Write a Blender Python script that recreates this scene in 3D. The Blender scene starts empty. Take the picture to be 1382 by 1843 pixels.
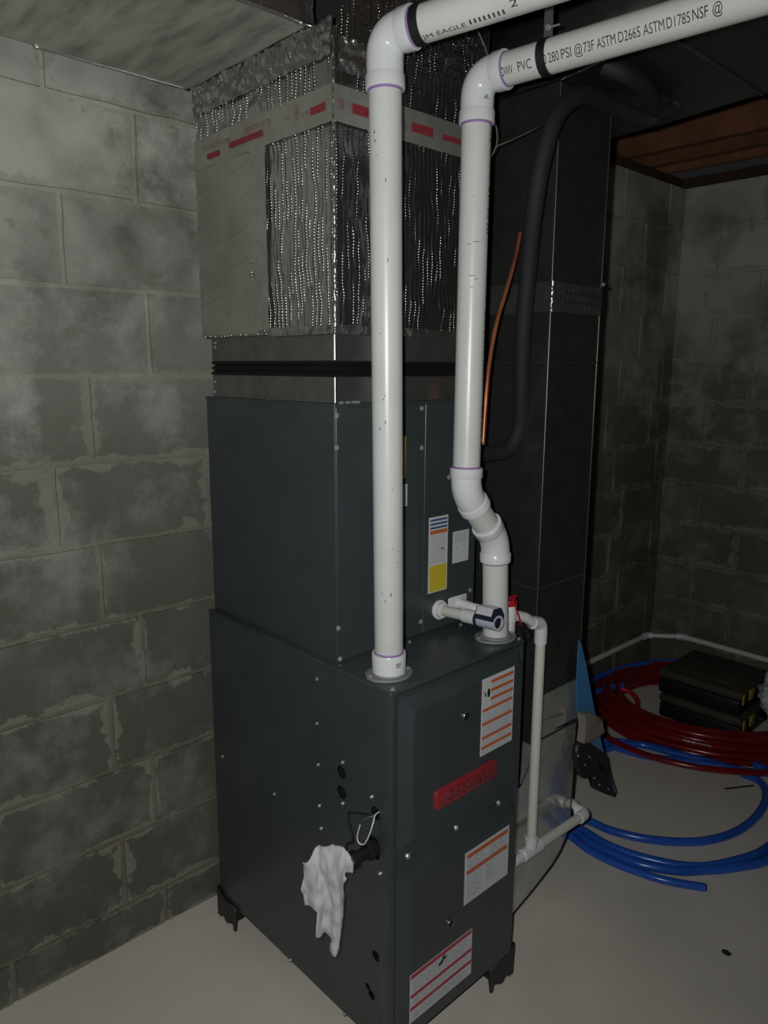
import bpy, bmesh, math, random
from mathutils import Vector as V, Matrix, noise
random.seed(7)
C = bpy.context.scene.collection
sc = bpy.context.scene
# ------------------------------------------------------------------ camera
F = 1335.2237; YAW = .7536; PIT = -.1924; ROL = .0047
CAM = V((-.956, -.9994, 1.5625))
_fw = V((math.sin(YAW)*math.cos(PIT), math.cos(YAW)*math.cos(PIT), math.sin(PIT)))
_r = V((math.cos(YAW), -math.sin(YAW), 0)); _u = _r.cross(_fw)
RT = _r*math.cos(ROL) + _u*math.sin(ROL); UP = _u*math.cos(ROL) - _r*math.sin(ROL); FW = _fw
cd = bpy.data.cameras.new('camera'); co = bpy.data.objects.new('camera', cd); C.objects.link(co)
co.matrix_world = Matrix(((RT.x, UP.x, -FW.x, CAM.x), (RT.y, UP.y, -FW.y, CAM.y), (RT.z, UP.z, -FW.z, CAM.z), (0, 0, 0, 1)))
cd.sensor_fit = 'AUTO'; cd.sensor_width = 36; cd.lens = F/1843*36; cd.clip_start = .02
sc.camera = co
# ------------------------------------------------------------------ light: the phone's flash beside the lens, faint basement ambient
w = bpy.data.worlds.new('basement_air'); sc.world = w; w.use_nodes = True
w.node_tree.nodes['Background'].inputs[0].default_value = (.62, .72, .70, 1)
w.node_tree.nodes['Background'].inputs[1].default_value = .014
fl = bpy.data.lights.new('flash', 'SPOT'); fl.energy = 60; fl.color = (1.0, 1.0, .97); fl.shadow_soft_size = .012
fl.spot_size = math.radians(140); fl.spot_blend = .85
fo = bpy.data.objects.new('flash', fl); C.objects.link(fo)
fo.location = CAM - RT*.045 + UP*.03
aim = (FW + UP*.04 - RT*.12).normalized()
fo.rotation_euler = aim.to_track_quat('-Z', 'Y').to_euler()
sc.view_settings.view_transform = 'Standard'; sc.view_settings.look = 'None'
sc.view_settings.gamma = 1; sc.view_settings.use_curve_mapping = False
sc.view_settings.exposure = 0.0
# ------------------------------------------------------------------ helpers
def ray(u, v): return FW + RT*((u-691)/F) - UP*((v-921.5)/F)
def at(u, v, **k):                      # where a sight line meets the plane x=, y= or z=
    d = ray(u, v)
    for a, val in k.items():
        i = 'xyz'.index(a); return CAM + d*((val-CAM[i])/d[i])
def lin(c): return tuple((x/255/12.92 if x/255 <= .04045 else ((x/255+.055)/1.055)**2.4) for x in c)+(1,)
def mat(name, rgb, rough=.5, metal=0, bump=None, var=None, spec=.5, coat=0, stretch=None):
    """rgb sRGB 0-255; bump=(scale,strength,dist); var=(scale,rgb2,lo,hi)"""
    m = bpy.data.materials.new(name); m.use_nodes = True; nt = m.node_tree; b = nt.nodes['Principled BSDF']
    b.inputs['Base Color'].default_value = lin(rgb); b.inputs['Roughness'].default_value = rough
    b.inputs['Metallic'].default_value = metal; b.inputs['Specular IOR Level'].default_value = spec
    if coat: b.inputs['Coat Weight'].default_value = coat
    tc = nt.nodes.new('ShaderNodeTexCoord'); geo = nt.nodes.new('ShaderNodeNewGeometry')
    if var:
        n = nt.nodes.new('ShaderNodeTexNoise'); n.inputs['Scale'].default_value = var[0]; n.inputs['Detail'].default_value = 6
        n.inputs['Roughness'].default_value = .62
        if stretch:
            vm = nt.nodes.new('ShaderNodeVectorMath'); vm.operation = 'MULTIPLY'; vm.inputs[1].default_value = stretch
            nt.links.new(geo.outputs['Position'], vm.inputs[0]); nt.links.new(vm.outputs[0], n.inputs['Vector'])
        else: nt.links.new(geo.outputs['Position'], n.inputs['Vector'])
        cr = nt.nodes.new('ShaderNodeValToRGB'); cr.color_ramp.elements[0].position = var[2]; cr.color_ramp.elements[1].position = var[3]
        cr.color_ramp.elements[0].color = lin(rgb); cr.color_ramp.elements[1].color = lin(var[1])
        nt.links.new(n.outputs['Fac'], cr.inputs['Fac']); nt.links.new(cr.outputs['Color'], b.inputs['Base Color'])
    if bump:
        n2 = nt.nodes.new('ShaderNodeTexNoise'); n2.inputs['Scale'].default_value = bump[0]; n2.inputs['Detail'].default_value = 5
        nt.links.new(geo.outputs['Position'], n2.inputs['Vector'])
        bp = nt.nodes.new('ShaderNodeBump'); bp.inputs['Strength'].default_value = bump[1]; bp.inputs['Distance'].default_value = bump[2]
        nt.links.new(n2.outputs['Fac'], bp.inputs['Height']); nt.links.new(bp.outputs['Normal'], b.inputs['Normal'])
    return m
def N(nt, t, **k):
    n = nt.nodes.new(t)
    for a, b in k.items(): setattr(n, a, b)
    return n
# ---- materials
M = {}
M['paint'] = mat('slate_paint', (64, 71, 74), .33, 0, (900, .10, .0006), (7, (57, 65, 67), .35, .7))
M['paint_dark'] = mat('slate_paint_inner', (24, 26, 28), .7)
M['pvc'] = mat('white_pvc', (210, 213, 210), .32, 0, None, (9, (200, 203, 198), .45, .8))
M['pvc_fit'] = mat('pvc_fitting', (220, 223, 226), .25)
M['pvc_old'] = mat('pvc_drain', (214, 214, 206), .35)
M['primer'] = mat('purple_primer', (150, 112, 172), .5)
M['black'] = mat('black_rubber', (20, 21, 22), .6)
M['blackp'] = mat('black_plastic', (26, 28, 30), .45)
M['hole'] = mat('dark_opening', (8, 8, 9), .9)
M['ins'] = mat('foam_insulation', (36, 36, 38), .75, 0, (300, .3, .001))
M['ink'] = mat('printed_ink', (62, 62, 66), .6)
M['inkd'] = mat('dark_ink', (28, 28, 32), .6)
M['screw'] = mat('zinc_screw', (190, 194, 196), .3, .6)
M['galv'] = mat('galvanized_steel', (136, 140, 138), .27, .8, (7, .12, .004), (26, (116, 120, 118), .35, .7))
M['galv_drop'] = mat('galvanized_return', (104, 108, 104), .28, .80, (5, .15, .004), (18, (88, 92, 88), .35, .7))
M['galv_boot'] = mat('galvanized_boot', (206, 208, 202), .12, .72, (4, .10, .003), (18, (190, 194, 194), .35, .7))  # lightened, less metallic base imitates the floor mirrored in the metal
M['seam'] = mat('folded_steel_edge', (225, 228, 230), .3, 1)
M['strapm'] = mat('hanger_steel', (170, 172, 174), .4, .9)
M['copper'] = mat('copper', (224, 134, 98), .28, .6, (40, .2, .001), (14, (176, 96, 66), .4, .7))
M['blue'] = mat('blue_pex', (44, 96, 196), .22, 0, None, (6, (36, 80, 172), .4, .7))
M['red'] = mat('red_pex', (124, 26, 34), .2, 0, None, (6, (104, 20, 28), .4, .7))
M['redp'] = mat('red_plastic', (176, 30, 42), .4)
M['saw'] = mat('blue_painted_steel', (66, 128, 182), .35, 0, None, (14, (84, 138, 176), .45, .8))
M['cloth'] = mat('white_rag', (200, 202, 206), .9, 0, (260, .4, .001), (30, (176, 176, 182), .5, .75))
M['bag'] = mat('white_bag', (190, 194, 198), .45, 0, (60, .5, .004))
M['card'] = mat('beige_block', (126, 118, 108), .85, 0, (90, .4, .002))
M['wood'] = mat('joist_wood', (128, 84, 58), .8, 0, (60, .3, .002), (5, (92, 56, 36), .4, .7))
M['wood_dk'] = mat('subfloor_wood', (66, 48, 36), .85, 0, (40, .3, .002), (4, (48, 35, 27), .4, .7))
M['white'] = mat('sticker_white', (206, 208, 212), .5)
M['orange'] = mat('sticker_orange', (196, 104, 64), .5)
M['pink'] = mat('sticker_red', (176, 62, 78), .5)
M['yellow'] = mat('sticker_yellow', (206, 188, 52), .5)
M['navy'] = mat('sticker_navy', (52, 84, 132), .5)
M['printg'] = mat('sticker_print', (162, 166, 174), .6)
M['badge'] = mat('badge_red', (146, 46, 54), .4)
M['badge_l'] = mat('badge_letter', (106, 58, 62), .45)
M['gasket'] = mat('grey_gasket', (128, 130, 134), .55)
M['navyp'] = mat('navy_plastic', (38, 42, 66), .4)
M['switch'] = mat('switch_grey', (186, 190, 206), .35)
M['latch'] = mat('latch_yellow', (168, 146, 56), .5)
M['casetop'] = mat('dusty_case_lid', (66, 64, 54), .7, 0, (60, .3, .002), (12, (54, 50, 42), .4, .7))
M['casebody'] = mat('black_case', (22, 24, 25), .5)
M['wire'] = mat('wire_grey', (120, 104, 98), .5)
M['flapink'] = mat('tape_red_print', (146, 38, 50), .6, 0, None, (120, (120, 60, 64), .45, .6))
# concrete block: own colour patches fixed in the world, lighter whitish upper courses, stains, darker tone lower down
def block_mat(name, base, light, dark, stain, mortar=False):
    m = bpy.data.materials.new(name); m.use_nodes = True; nt = m.node_tree; b = nt.nodes['Principled BSDF']
    b.inputs['Roughness'].default_value = .93; b.inputs['Specular IOR Level'].default_value = .15
    geo = N(nt, 'ShaderNodeNewGeometry'); oi = N(nt, 'ShaderNodeObjectInfo'); L = nt.links.new
    def noi(s, d=6, r=.6, off=0):
        n = N(nt, 'ShaderNodeTexNoise'); n.inputs['Scale'].default_value = s; n.inputs['Detail'].default_value = d; n.inputs['Roughness'].default_value = r
        mp = N(nt, 'ShaderNodeVectorMath', operation='ADD'); mp.inputs[1].default_value = (off, off*1.7, off*.3)
        L(geo.outputs['Position'], mp.inputs[0]); L(mp.outputs[0], n.inputs['Vector']); return n
    def ramp(src, a, b_):
        r = N(nt, 'ShaderNodeMapRange'); r.inputs[1].default_value = a; r.inputs[2].default_value = b_; L(src, r.inputs[0]); return r.outputs[0]
    def mix(f, c1, c2):
        x = N(nt, 'ShaderNodeMix', data_type='RGBA')
        if isinstance(f, float): x.inputs[0].default_value = f
        else: L(f, x.inputs[0])
        for s, i in ((c1, 6), (c2, 7)):
            if isinstance(s, tuple): x.inputs[i].default_value = lin(s)
            else: L(s, x.inputs[i])
        return x.outputs[2]
    c = mix(ramp(noi(3.2).outputs['Fac'], .36, .66), base, dark)
    c = mix(ramp(noi(5.5, 7, .7, 9).outputs['Fac'], .48, .68), c, light)
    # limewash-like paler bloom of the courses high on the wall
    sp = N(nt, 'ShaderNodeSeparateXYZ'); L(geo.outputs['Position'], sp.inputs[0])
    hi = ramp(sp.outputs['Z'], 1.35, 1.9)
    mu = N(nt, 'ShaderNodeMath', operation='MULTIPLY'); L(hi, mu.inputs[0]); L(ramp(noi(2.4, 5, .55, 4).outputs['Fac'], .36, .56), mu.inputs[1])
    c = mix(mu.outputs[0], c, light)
    c = mix(ramp(noi(8, 8, .7, 21).outputs['Fac'], .60, .72), c, stain)
    low = N(nt, 'ShaderNodeMath', operation='MULTIPLY'); L(ramp(sp.outputs['Z'], 1.75, .95), low.inputs[0]); low.inputs[1].default_value = .62  # tone darkens towards the floor
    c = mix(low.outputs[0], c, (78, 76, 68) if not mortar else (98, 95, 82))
    pv = N(nt, 'ShaderNodeMath', operation='MULTIPLY'); L(oi.outputs['Random'], pv.inputs[0]); pv.inputs[1].default_value = .28
    if not mortar:
        c = mix(pv.outputs[0], c, dark)
        tc = N(nt, 'ShaderNodeTexCoord'); s2 = N(nt, 'ShaderNodeSeparateXYZ'); L(tc.outputs['Generated'], s2.inputs[0])
        def mth(op, a, b_):
            n = N(nt, 'ShaderNodeMath', operation=op)
            for i, q in enumerate((a, b_)):
                if isinstance(q, (int, float)): n.inputs[i].default_value = q
                else: L(q, n.inputs[i])
            return n.outputs[0]
        ex = mth('MULTIPLY', mth('SUBTRACT', .5, mth('ABSOLUTE', mth('SUBTRACT', s2.outputs['X'], .5), 0)), .40)
        ez = mth('MULTIPLY', mth('SUBTRACT', .5, mth('ABSOLUTE', mth('SUBTRACT', s2.outputs['Z'], .5), 0)), .20)
        e = mth('MINIMUM', ex, ez)
        wn = noi(6.5, 7, .68, 33).outputs['Fac']; wid = mth('MULTIPLY', mth('MAXIMUM', mth('SUBTRACT', wn, .46), 0.0), .17)
        f = ramp(mth('SUBTRACT', wid, e), -.002, .004)
        c = mix(mth('MULTIPLY', f, .55), c, (150, 149, 136))
    L(c, b.inputs['Base Color'])
    n1 = noi(130, 4, .7); n2 = noi(22, 6, .6, 3)
    ad = N(nt, 'ShaderNodeMath', operation='ADD'); L(n1.outputs['Fac'], ad.inputs[0]); L(n2.outputs['Fac'], ad.inputs[1])
    bp = N(nt, 'ShaderNodeBump'); bp.inputs['Strength'].default_value = .5; bp.inputs['Distance'].default_value = .004
    L(ad.outputs[0], bp.inputs['Height']); L(bp.outputs['Normal'], b.inputs['Normal'])
    return m
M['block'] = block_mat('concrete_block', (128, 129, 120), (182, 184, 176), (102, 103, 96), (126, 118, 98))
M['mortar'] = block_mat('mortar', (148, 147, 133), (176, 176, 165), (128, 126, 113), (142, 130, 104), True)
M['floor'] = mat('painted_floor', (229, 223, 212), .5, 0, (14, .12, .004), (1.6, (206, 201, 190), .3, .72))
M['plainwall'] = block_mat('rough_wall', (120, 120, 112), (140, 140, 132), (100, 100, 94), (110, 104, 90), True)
# foil-faced bubble insulation
def foil_mat(name, tint=(190, 192, 190), rough=.2, ribs=True, axis='x', strength=.9, dist=.0085):
    m = bpy.data.materials.new(name); m.use_nodes = True; nt = m.node_tree; b = nt.nodes['Principled BSDF']; L = nt.links.new
    b.inputs['Base Color'].default_value = lin(tint); b.inputs['Metallic'].default_value = .93; b.inputs['Roughness'].default_value = rough
    geo = N(nt, 'ShaderNodeNewGeometry'); sp = N(nt, 'ShaderNodeSeparateXYZ'); L(geo.outputs['Position'], sp.inputs[0])
    def mth(op, a, b_=None):
        n = N(nt, 'ShaderNodeMath', operation=op)
        for i, s in enumerate((a, b_)):
            if s is None: continue
            if isinstance(s, (int, float)): n.inputs[i].default_value = s
            else: L(s, n.inputs[i])
        return n.outputs[0]
    nz = N(nt, 'ShaderNodeTexNoise'); nz.inputs['Scale'].default_value = 34; nz.inputs['Detail'].default_value = 5; L(geo.outputs['Position'], nz.inputs['Vector'])
    h = mth('MULTIPLY', nz.outputs['Fac'], 1.0)
    if ribs:
        lo = N(nt, 'ShaderNodeTexNoise'); lo.inputs['Scale'].default_value = 9; L(geo.outputs['Position'], lo.inputs['Vector'])
        s = mth('ADD', sp.outputs['X'], sp.outputs['Y']); s = mth('ADD', s, mth('MULTIPLY', lo.outputs['Fac'], .0032))
        rib = mth('POWER', mth('ABSOLUTE', mth('SINE', mth('MULTIPLY', s, math.pi/.0135))), 10.0)
        v2 = N(nt, 'ShaderNodeTexNoise'); v2.inputs['Scale'].default_value = 1; v2.inputs['Detail'].default_value = 2
        cm = N(nt, 'ShaderNodeCombineXYZ'); L(mth('MULTIPLY', s, 75), cm.inputs[0]); L(mth('MULTIPLY', sp.outputs['Z'], 7), cm.inputs[1]); L(cm.outputs[0], v2.inputs['Vector'])
        mr = N(nt, 'ShaderNodeMapRange'); mr.inputs[1].default_value = .41; mr.inputs[2].default_value = .63; L(v2.outputs['Fac'], mr.inputs[0])
        rib = mth('MULTIPLY', rib, mr.outputs[0])
        bead = mth('ABSOLUTE', mth('SINE', mth('ADD', mth('MULTIPLY', sp.outputs['Z'], math.pi/.0058), mth('MULTIPLY', lo.outputs['Fac'], 9))))
        h = mth('ADD', mth('MULTIPLY', h, .55), mth('MULTIPLY', rib, mth('ADD', mth('MULTIPLY', bead, .6), .4)))
    bp = N(nt, 'ShaderNodeBump'); bp.inputs['Strength'].default_value = strength; bp.inputs['Distance'].default_value = dist
    L(h, bp.inputs['Height']); L(bp.outputs['Normal'], b.inputs['Normal'])
    return m
M['foil'] = foil_mat('bubble_foil', rough=.25)
M['foil_front'] = foil_mat('bubble_foil_front', (146, 150, 148), .22, dist=.0042)  # same foil, darker tint imitates the front reflecting a dark room
M['foil_smooth'] = foil_mat('crumpled_foil', (186, 188, 186), .22, False, strength=1, dist=.0085)
M['tape'] = mat('foil_tape', (176, 176, 168), .36, .6, (30, .25, .003), (10, (160, 160, 152), .4, .7))
M['trunk'] = mat('foil_board', (184, 184, 174), .45, .35, (12, .3, .006), (4, (122, 123, 117), .38, .72), stretch=(6, 1.2, 1))

def link(o): C.objects.link(o); return o
def T(o, label=None, cat=None, group=None, kind=None):
    if label: o['label'] = label
    if cat: o['category'] = cat
    if group: o['group'] = group
    if kind: o['kind'] = kind
    return o
def thing(name, label, cat, loc=(0, 0, 0), group=None):
    o = link(bpy.data.objects.new(name, None)); o.location = loc; o.empty_display_size = .05
    return T(o, label, cat, group)
def obj(name, bm, m, parent=None, smooth=False, label=None, angle=None, kind=None):
    me = bpy.data.meshes.new(name)
    if isinstance(bm, bmesh.types.BMesh):
        bmesh.ops.recalc_face_normals(bm, faces=bm.faces) if not getattr(bm, 'keepn', False) else None
        bm.to_mesh(me); bm.free()
    else: me = bm
    ms = m if isinstance(m, (list, tuple)) else [m]
    for x in ms: me.materials.append(M[x] if isinstance(x, str) else x)
    if smooth:
        for p in me.polygons: p.use_smooth = True
        if angle:
            try: me.set_sharp_from_angle(angle=math.radians(angle))
            except Exception: pass
    o = link(bpy.data.objects.new(name, me))
    if parent:
        o.parent = parent
        pp = V(parent.location)
        q = parent.parent
        while q: pp += V(q.location); q = q.parent
        o.matrix_parent_inverse = Matrix.Identity(4)
        o.location = -pp
    return T(o, label, None, None, kind)
BM = bmesh.new
def box(bm, lo, hi, bev=0, seg=1):
    vs = [bm.verts.new((x, y, z)) for x in (lo[0], hi[0]) for y in (lo[1], hi[1]) for z in (lo[2], hi[2])]
    fs = [bm.faces.new([vs[i] for i in f]) for f in ((0, 1, 3, 2), (4, 6, 7, 5), (0, 4, 5, 1), (2, 3, 7, 6), (0, 2, 6, 4), (1, 5, 7, 3))]
    if bev:
        es = list({e for f in fs for e in f.edges})
        bmesh.ops.bevel(bm, geom=es, offset=bev, segments=seg, affect='EDGES', profile=.5)
    return bm
def frames(pts):
    ts = []
    for i in range(len(pts)):
        a = pts[max(i-1, 0)]; b = pts[min(i+1, len(pts)-1)]; ts.append((b-a).normalized())
    n = ts[0].orthogonal().normalized(); out = []
    for i, t in enumerate(ts):
        if i: n = (n - t*n.dot(t)).normalized()
        out.append((t, n, t.cross(n)))
    return out
def tube(bm, pts, r, seg=20, closed=False, caps=True):
    pts = [V(p) for p in pts]; rs = r if isinstance(r, (list, tuple)) else [r]*len(pts)
    if closed:
        n0 = len(pts); ts = [(pts[(i+1) % n0]-pts[i-1]).normalized() for i in range(n0)]
        n = V((0, 0, 1)); fr = []
        for t in ts:
            nn = (n-t*n.dot(t)).normalized(); fr.append((t, nn, t.cross(nn)))
    else: fr = frames(pts)
    rings = []
    for p, rr, (t, n, b) in zip(pts, rs, fr):
        rings.append([bm.verts.new(p+(n*math.cos(2*math.pi*k/seg)+b*math.sin(2*math.pi*k/seg))*rr) for k in range(seg)])
    m_ = len(rings)
    for i in range(m_ if closed else m_-1):
        A = rings[i]; B = rings[(i+1) % m_]
        for k in range(seg): bm.faces.new((A[k], A[(k+1) % seg], B[(k+1) % seg], B[k]))
    if caps and not closed: bm.faces.new(rings[0][::-1]); bm.faces.new(rings[-1])
    return bm
def cyl(bm, a, b, r, r2=None, seg=24):
    a = V(a); b = V(b); return tube(bm, [a, b], [r, r if r2 is None else r2], seg)
def turned(bm, a, b, prof, seg=28):        # prof: (fraction along a-b, radius); repeated fractions give steps
    a = V(a); b = V(b); d = (b-a); t = d.normalized(); n = t.orthogonal().normalized(); bb = t.cross(n); rings = []
    for f, r in prof:
        c = a+d*f; rings.append([bm.verts.new(c+(n*math.cos(2*math.pi*k/seg)+bb*math.sin(2*math.pi*k/seg))*r) for k in range(seg)])
    for A, B in zip(rings, rings[1:]):
        for k in range(seg): bm.faces.new((A[k], A[(k+1) % seg], B[(k+1) % seg], B[k]))
    bm.faces.new(rings[0][::-1]); bm.faces.new(rings[-1]); return bm
def fillet(pts, R, n=8):
    pts = [V(p) for p in pts]; out = [pts[0]]
    for i in range(1, len(pts)-1):
        a, b, c = pts[i-1], pts[i], pts[i+1]; d1 = (a-b).normalized(); d2 = (c-b).normalized()
        ang = d1.angle(d2); t = min(R/math.tan(ang/2), (a-b).length*.49, (c-b).length*.49)
        p0 = b+d1*t; p1 = b+d2*t
        for k in range(n+1):
            s = k/n; out.append(p0*(1-s)**2+b*2*s*(1-s)+p1*s*s)
    out.append(pts[-1]); return out
def spline(pts, n=8, closed=False):
    pts = [V(p) for p in pts]; out = []; m_ = len(pts)
    rng = range(m_ if closed else m_-1)
    for i in rng:
        g = (lambda j: pts[j % m_]) if closed else (lambda j: pts[max(0, min(m_-1, j))])
        p0, p1, p2, p3 = g(i-1), g(i), g(i+1), g(i+2)
        for k in range(n):
            t = k/n
            out.append(.5*((2*p1)+(p2-p0)*t+(2*p0-5*p1+4*p2-p3)*t*t+(3*p1-p0-3*p2+p3)*t**3))
    if not closed: out.append(pts[-1])
    return out
def plate(outline, holes, th, o, ax, ay):    # flat sheet with openings; outline in 2D, o+ax*u+ay*v, thickness th centred
    cu = bpy.data.curves.new('c', 'CURVE'); cu.dimensions = '2D'; cu.fill_mode = 'BOTH'; cu.extrude = th/2
    for loop in [outline]+list(holes):
        s = cu.splines.new('POLY'); s.points.add(len(loop)-1); s.use_cyclic_u = True
        for p, q in zip(s.points, loop): p.co = (q[0], q[1], 0, 1)
    ob = bpy.data.objects.new('c', cu); C.objects.link(ob); bpy.context.view_layer.update()
    me = bpy.data.meshes.new_from_object(ob.evaluated_get(bpy.context.evaluated_depsgraph_get()))
    bpy.data.objects.remove(ob); bpy.data.curves.remove(cu)
    o = V(o); ax = V(ax); ay = V(ay); az = ax.cross(ay).normalized()
    for v in me.vertices: v.co = o+ax*v.co.x+ay*v.co.y+az*v.co.z
    me.materials.clear()
    bm = BM(); bm.from_mesh(me); bmesh.ops.remove_doubles(bm, verts=bm.verts, dist=1e-6); bpy.data.meshes.remove(me)
    return bm
def circ(cx, cy, r, n=20): return [(cx+r*math.cos(2*math.pi*k/n), cy+r*math.sin(2*math.pi*k/n)) for k in range(n)]
def prism(outline, th, o, ax, ay):
    return plate(outline, [], th, o, ax, ay)
def text_mesh(s, size=1.0, bold=0):
    cu = bpy.data.curves.new('t', 'FONT'); cu.body = s; cu.size = size; cu.resolution_u = 3; cu.offset = bold
    ob = bpy.data.objects.new('t', cu); C.objects.link(ob); bpy.context.view_layer.update()
    me = bpy.data.meshes.new_from_object(ob.evaluated_get(bpy.context.evaluated_depsgraph_get()))
    bpy.data.objects.remove(ob); bpy.data.curves.remove(cu)
    bm = BM(); bm.from_mesh(me); bpy.data.meshes.remove(me)
    return bm
def word_on_pipe(s, p, d, n0, r, x0, x1, hgt, y0=0, mirror=False):
    """letters lying on a pipe: x along d from p, y around the pipe; n0 outward at y=0"""
    bm = text_mesh(s, 1, .001); xs = [v.co.x for v in bm.verts]; mx, mn = max(xs), min(xs)
    d = V(d).normalized(); n0 = V(n0); n0 = (n0-d*n0.dot(d)).normalized(); up = n0.cross(d)
    for v in bm.verts:
        v.co.x = x0+(v.co.x-mn)/(mx-mn)*(x1-x0); v.co.y = v.co.y/.70*hgt + y0; v.co.z = 0
    k = y0-hgt*.4
    while k < y0+hgt*1.3:
        bmesh.ops.bisect_plane(bm, geom=bm.verts[:]+bm.edges[:]+bm.faces[:], plane_co=(0, k, 0), plane_no=(0, 1, 0)); k += hgt/6
    for v in bm.verts:
        a = v.co.y/r; v.co = V(p)+d*v.co.x+(n0*math.cos(a)+up*math.sin(a))*(r+.0004)
    return bm
def join(dst, src):
    me = bpy.data.meshes.new('j'); src.to_mesh(me); src.free(); dst.from_mesh(me); bpy.data.meshes.remove(me)
def along(p, d, u, v):      # length along the axis p+d*t nearest to a sight line
    d = V(d).normalized(); k = ray(u, v).normalized(); w0 = V(p)-CAM
    b = d.dot(k); return (b*k.dot(w0)-d.dot(w0))/(1-b*b)
def screw(parent, p, n, r=.0042, name='screw'):
    p = V(p); n = V(n).normalized(); bm = BM()
    turned(bm, p-n*.001, p+n*.0045, [(0, r*1.5), (.3, r*1.5), (.31, r), (.85, r), (1, r*.7)], 6 if name != 'rivet' else 12)
    return obj(name, bm, 'screw', parent)

# ------------------------------------------------------------------ setting
ZT = .9264; W = .4400; D = .70; ZB = .07
WY = .7864; RX = 2.70
fbm = BM(); box(fbm, (-4.2, -4.6, -.1), (RX+.2, WY+.2, 0)); T(obj('floor', fbm, 'floor'), kind='structure')
ce = obj('ceiling', box(BM(), (-4.2, -4.6, 2.69), (RX+.2, WY+.2, 2.72)), 'wood_dk'); T(ce, kind='structure')
jx = [-3.55, -3.14, -2.73, -2.33, -1.92, -1.51, -1.11, -.70, -.29, .12, .52, .93, 1.33, 1.745, 2.125, 2.335, 2.50]
jme = None
for x in jx:
    if jme is None:
        b = BM(); box(b, (0, -4.6, 2.45), (.038, WY+.15, 2.69), .002); o = obj('joist', b, 'wood', ce); jme = o.data
    else: o = link(bpy.data.objects.new('joist', jme)); o.parent = ce
    o.location = (x, 0, 0)
for i, (lo, hi) in enumerate((((-4.2, WY-.005, 2.41), (RX+.15, WY+.14, 2.449)), ((RX-.045, -4.6, 2.41), (RX+.1, WY-.006, 2.449)))):
    T(obj('trim_%d' % (i+1), box(BM(), lo, hi, .002), 'wood_dk'), kind='structure')
def zc(k, x): return .117+.2032*k+.027*max(0, min(x, 2.7)-.1)
def noisy_block(bw, bh, th, seed):
    """block face on XZ, front towards -Y, chipped outline"""
    bm = BM(); nx, nz = 8, 4; rnd = random.Random(seed); g = []
    for j in range(nz+1):
        row = []
        for i in range(nx+1):
            x = bw*i/nx; z = bh*j/nz
            ex = (i in (0, nx)); ez = (j in (0, nz))
            if ex: x += rnd.uniform(-.0022, .0022)
            if ez: z += rnd.uniform(-.0022, .0022)
            y = -th*(.90 if (ex or ez) else 1)+noise.noise(V((x*9+seed*3, z*9, seed)))*.0016
            row.append(bm.verts.new((x, y, z)))
        g.append(row)
    for j in range(nz):
        for i in range(nx): bm.faces.new((g[j][i], g[j][i+1], g[j+1][i+1], g[j+1][i]))
    rim = [g[0][i] for i in range(nx+1)]+[g[j][nx] for j in range(1, nz+1)]+[g[nz][i] for i in range(nx-1, -1, -1)]+[g[j][0] for j in range(nz-1, 0, -1)]
    bk = [bm.verts.new((v.co.x, .004, v.co.z)) for v in rim]
    for i in range(len(rim)):
        a, b_ = rim[i], rim[(i+1) % len(rim)]; bm.faces.new((b_, a, bk[i], bk[(i+1) % len(rim)]))
    return bm
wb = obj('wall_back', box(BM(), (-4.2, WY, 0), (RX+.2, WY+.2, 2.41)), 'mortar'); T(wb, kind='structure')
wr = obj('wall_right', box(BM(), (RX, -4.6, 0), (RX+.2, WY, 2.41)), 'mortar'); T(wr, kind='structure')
blocks = []
for s in range(6):
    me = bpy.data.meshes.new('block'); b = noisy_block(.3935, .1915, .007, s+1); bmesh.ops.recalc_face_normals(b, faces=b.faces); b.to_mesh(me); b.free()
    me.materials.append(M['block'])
    blocks.append(me)
cutm = {}
def cut_mesh(w_, h_):
    k = (round(w_, 3), round(h_, 3))
    if k not in cutm:
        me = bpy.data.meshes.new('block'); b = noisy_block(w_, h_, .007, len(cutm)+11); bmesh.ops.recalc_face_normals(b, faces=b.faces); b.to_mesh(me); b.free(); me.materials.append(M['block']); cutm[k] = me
    return cutm[k]
def lay(parent, xa, xb, k, joint, place, zf, skip=None):
    """one course from xa to xb; joint = any head-joint position"""
    x = joint-math.ceil((joint-xa)/.4064)*.4064
    while x < xb:
        l = max(x+.0055, xa); r = min(x+.4009, xb); x += .4064
        if r-l < .02: continue
        z0 = zf(k-1, (l+r)/2)+.0055; z1 = zf(k, (l+r)/2)-.0055
        if k == 0: z0 = .002
        z1 = min(z1, 2.409)
        if skip and skip(l, r): continue
        full = abs(r-l-.3954) < .004 and k > 0
        me = random.choice(blocks) if full else cut_mesh(r-l-.001, z1-z0)
        o = link(bpy.data.objects.new('block', me)); o.parent = parent
        place(o, l, z0)
def pb(o, l, z): o.location = (l, WY, z)
jb = {0: -.131, 1: -.244, 2: -.145, 3: -.2485, 4: -.152, 5: -.250, 6: -.345, 7: -.250, 8: -.090, 9: -.285, 10: -.100, 11: -.30}
for k in range(12):
    z0 = (zc(k-1, 0)+.0055) if k else .002
    lay(wb, -1.75, RX, k, jb[k], pb, zc)
jr = {k: (.40 if k % 2 else .60) for k in range(12)}
def pr_(o, l, z): o.location = (RX, WY-l, z); o.rotation_euler = (0, 0, -math.pi/2)
for k in range(12): lay(wr, 0.0, 2.6, k, .195+.2032*(k % 2), pr_, lambda kk, x: zc(kk, 2.6))
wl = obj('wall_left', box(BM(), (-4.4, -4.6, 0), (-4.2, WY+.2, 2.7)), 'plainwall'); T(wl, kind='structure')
wf = obj('wall_front', box(BM(), (-4.4, -4.8, 0), (RX+.2, -4.6, 2.7)), 'plainwall'); T(wf, kind='structure')

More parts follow.
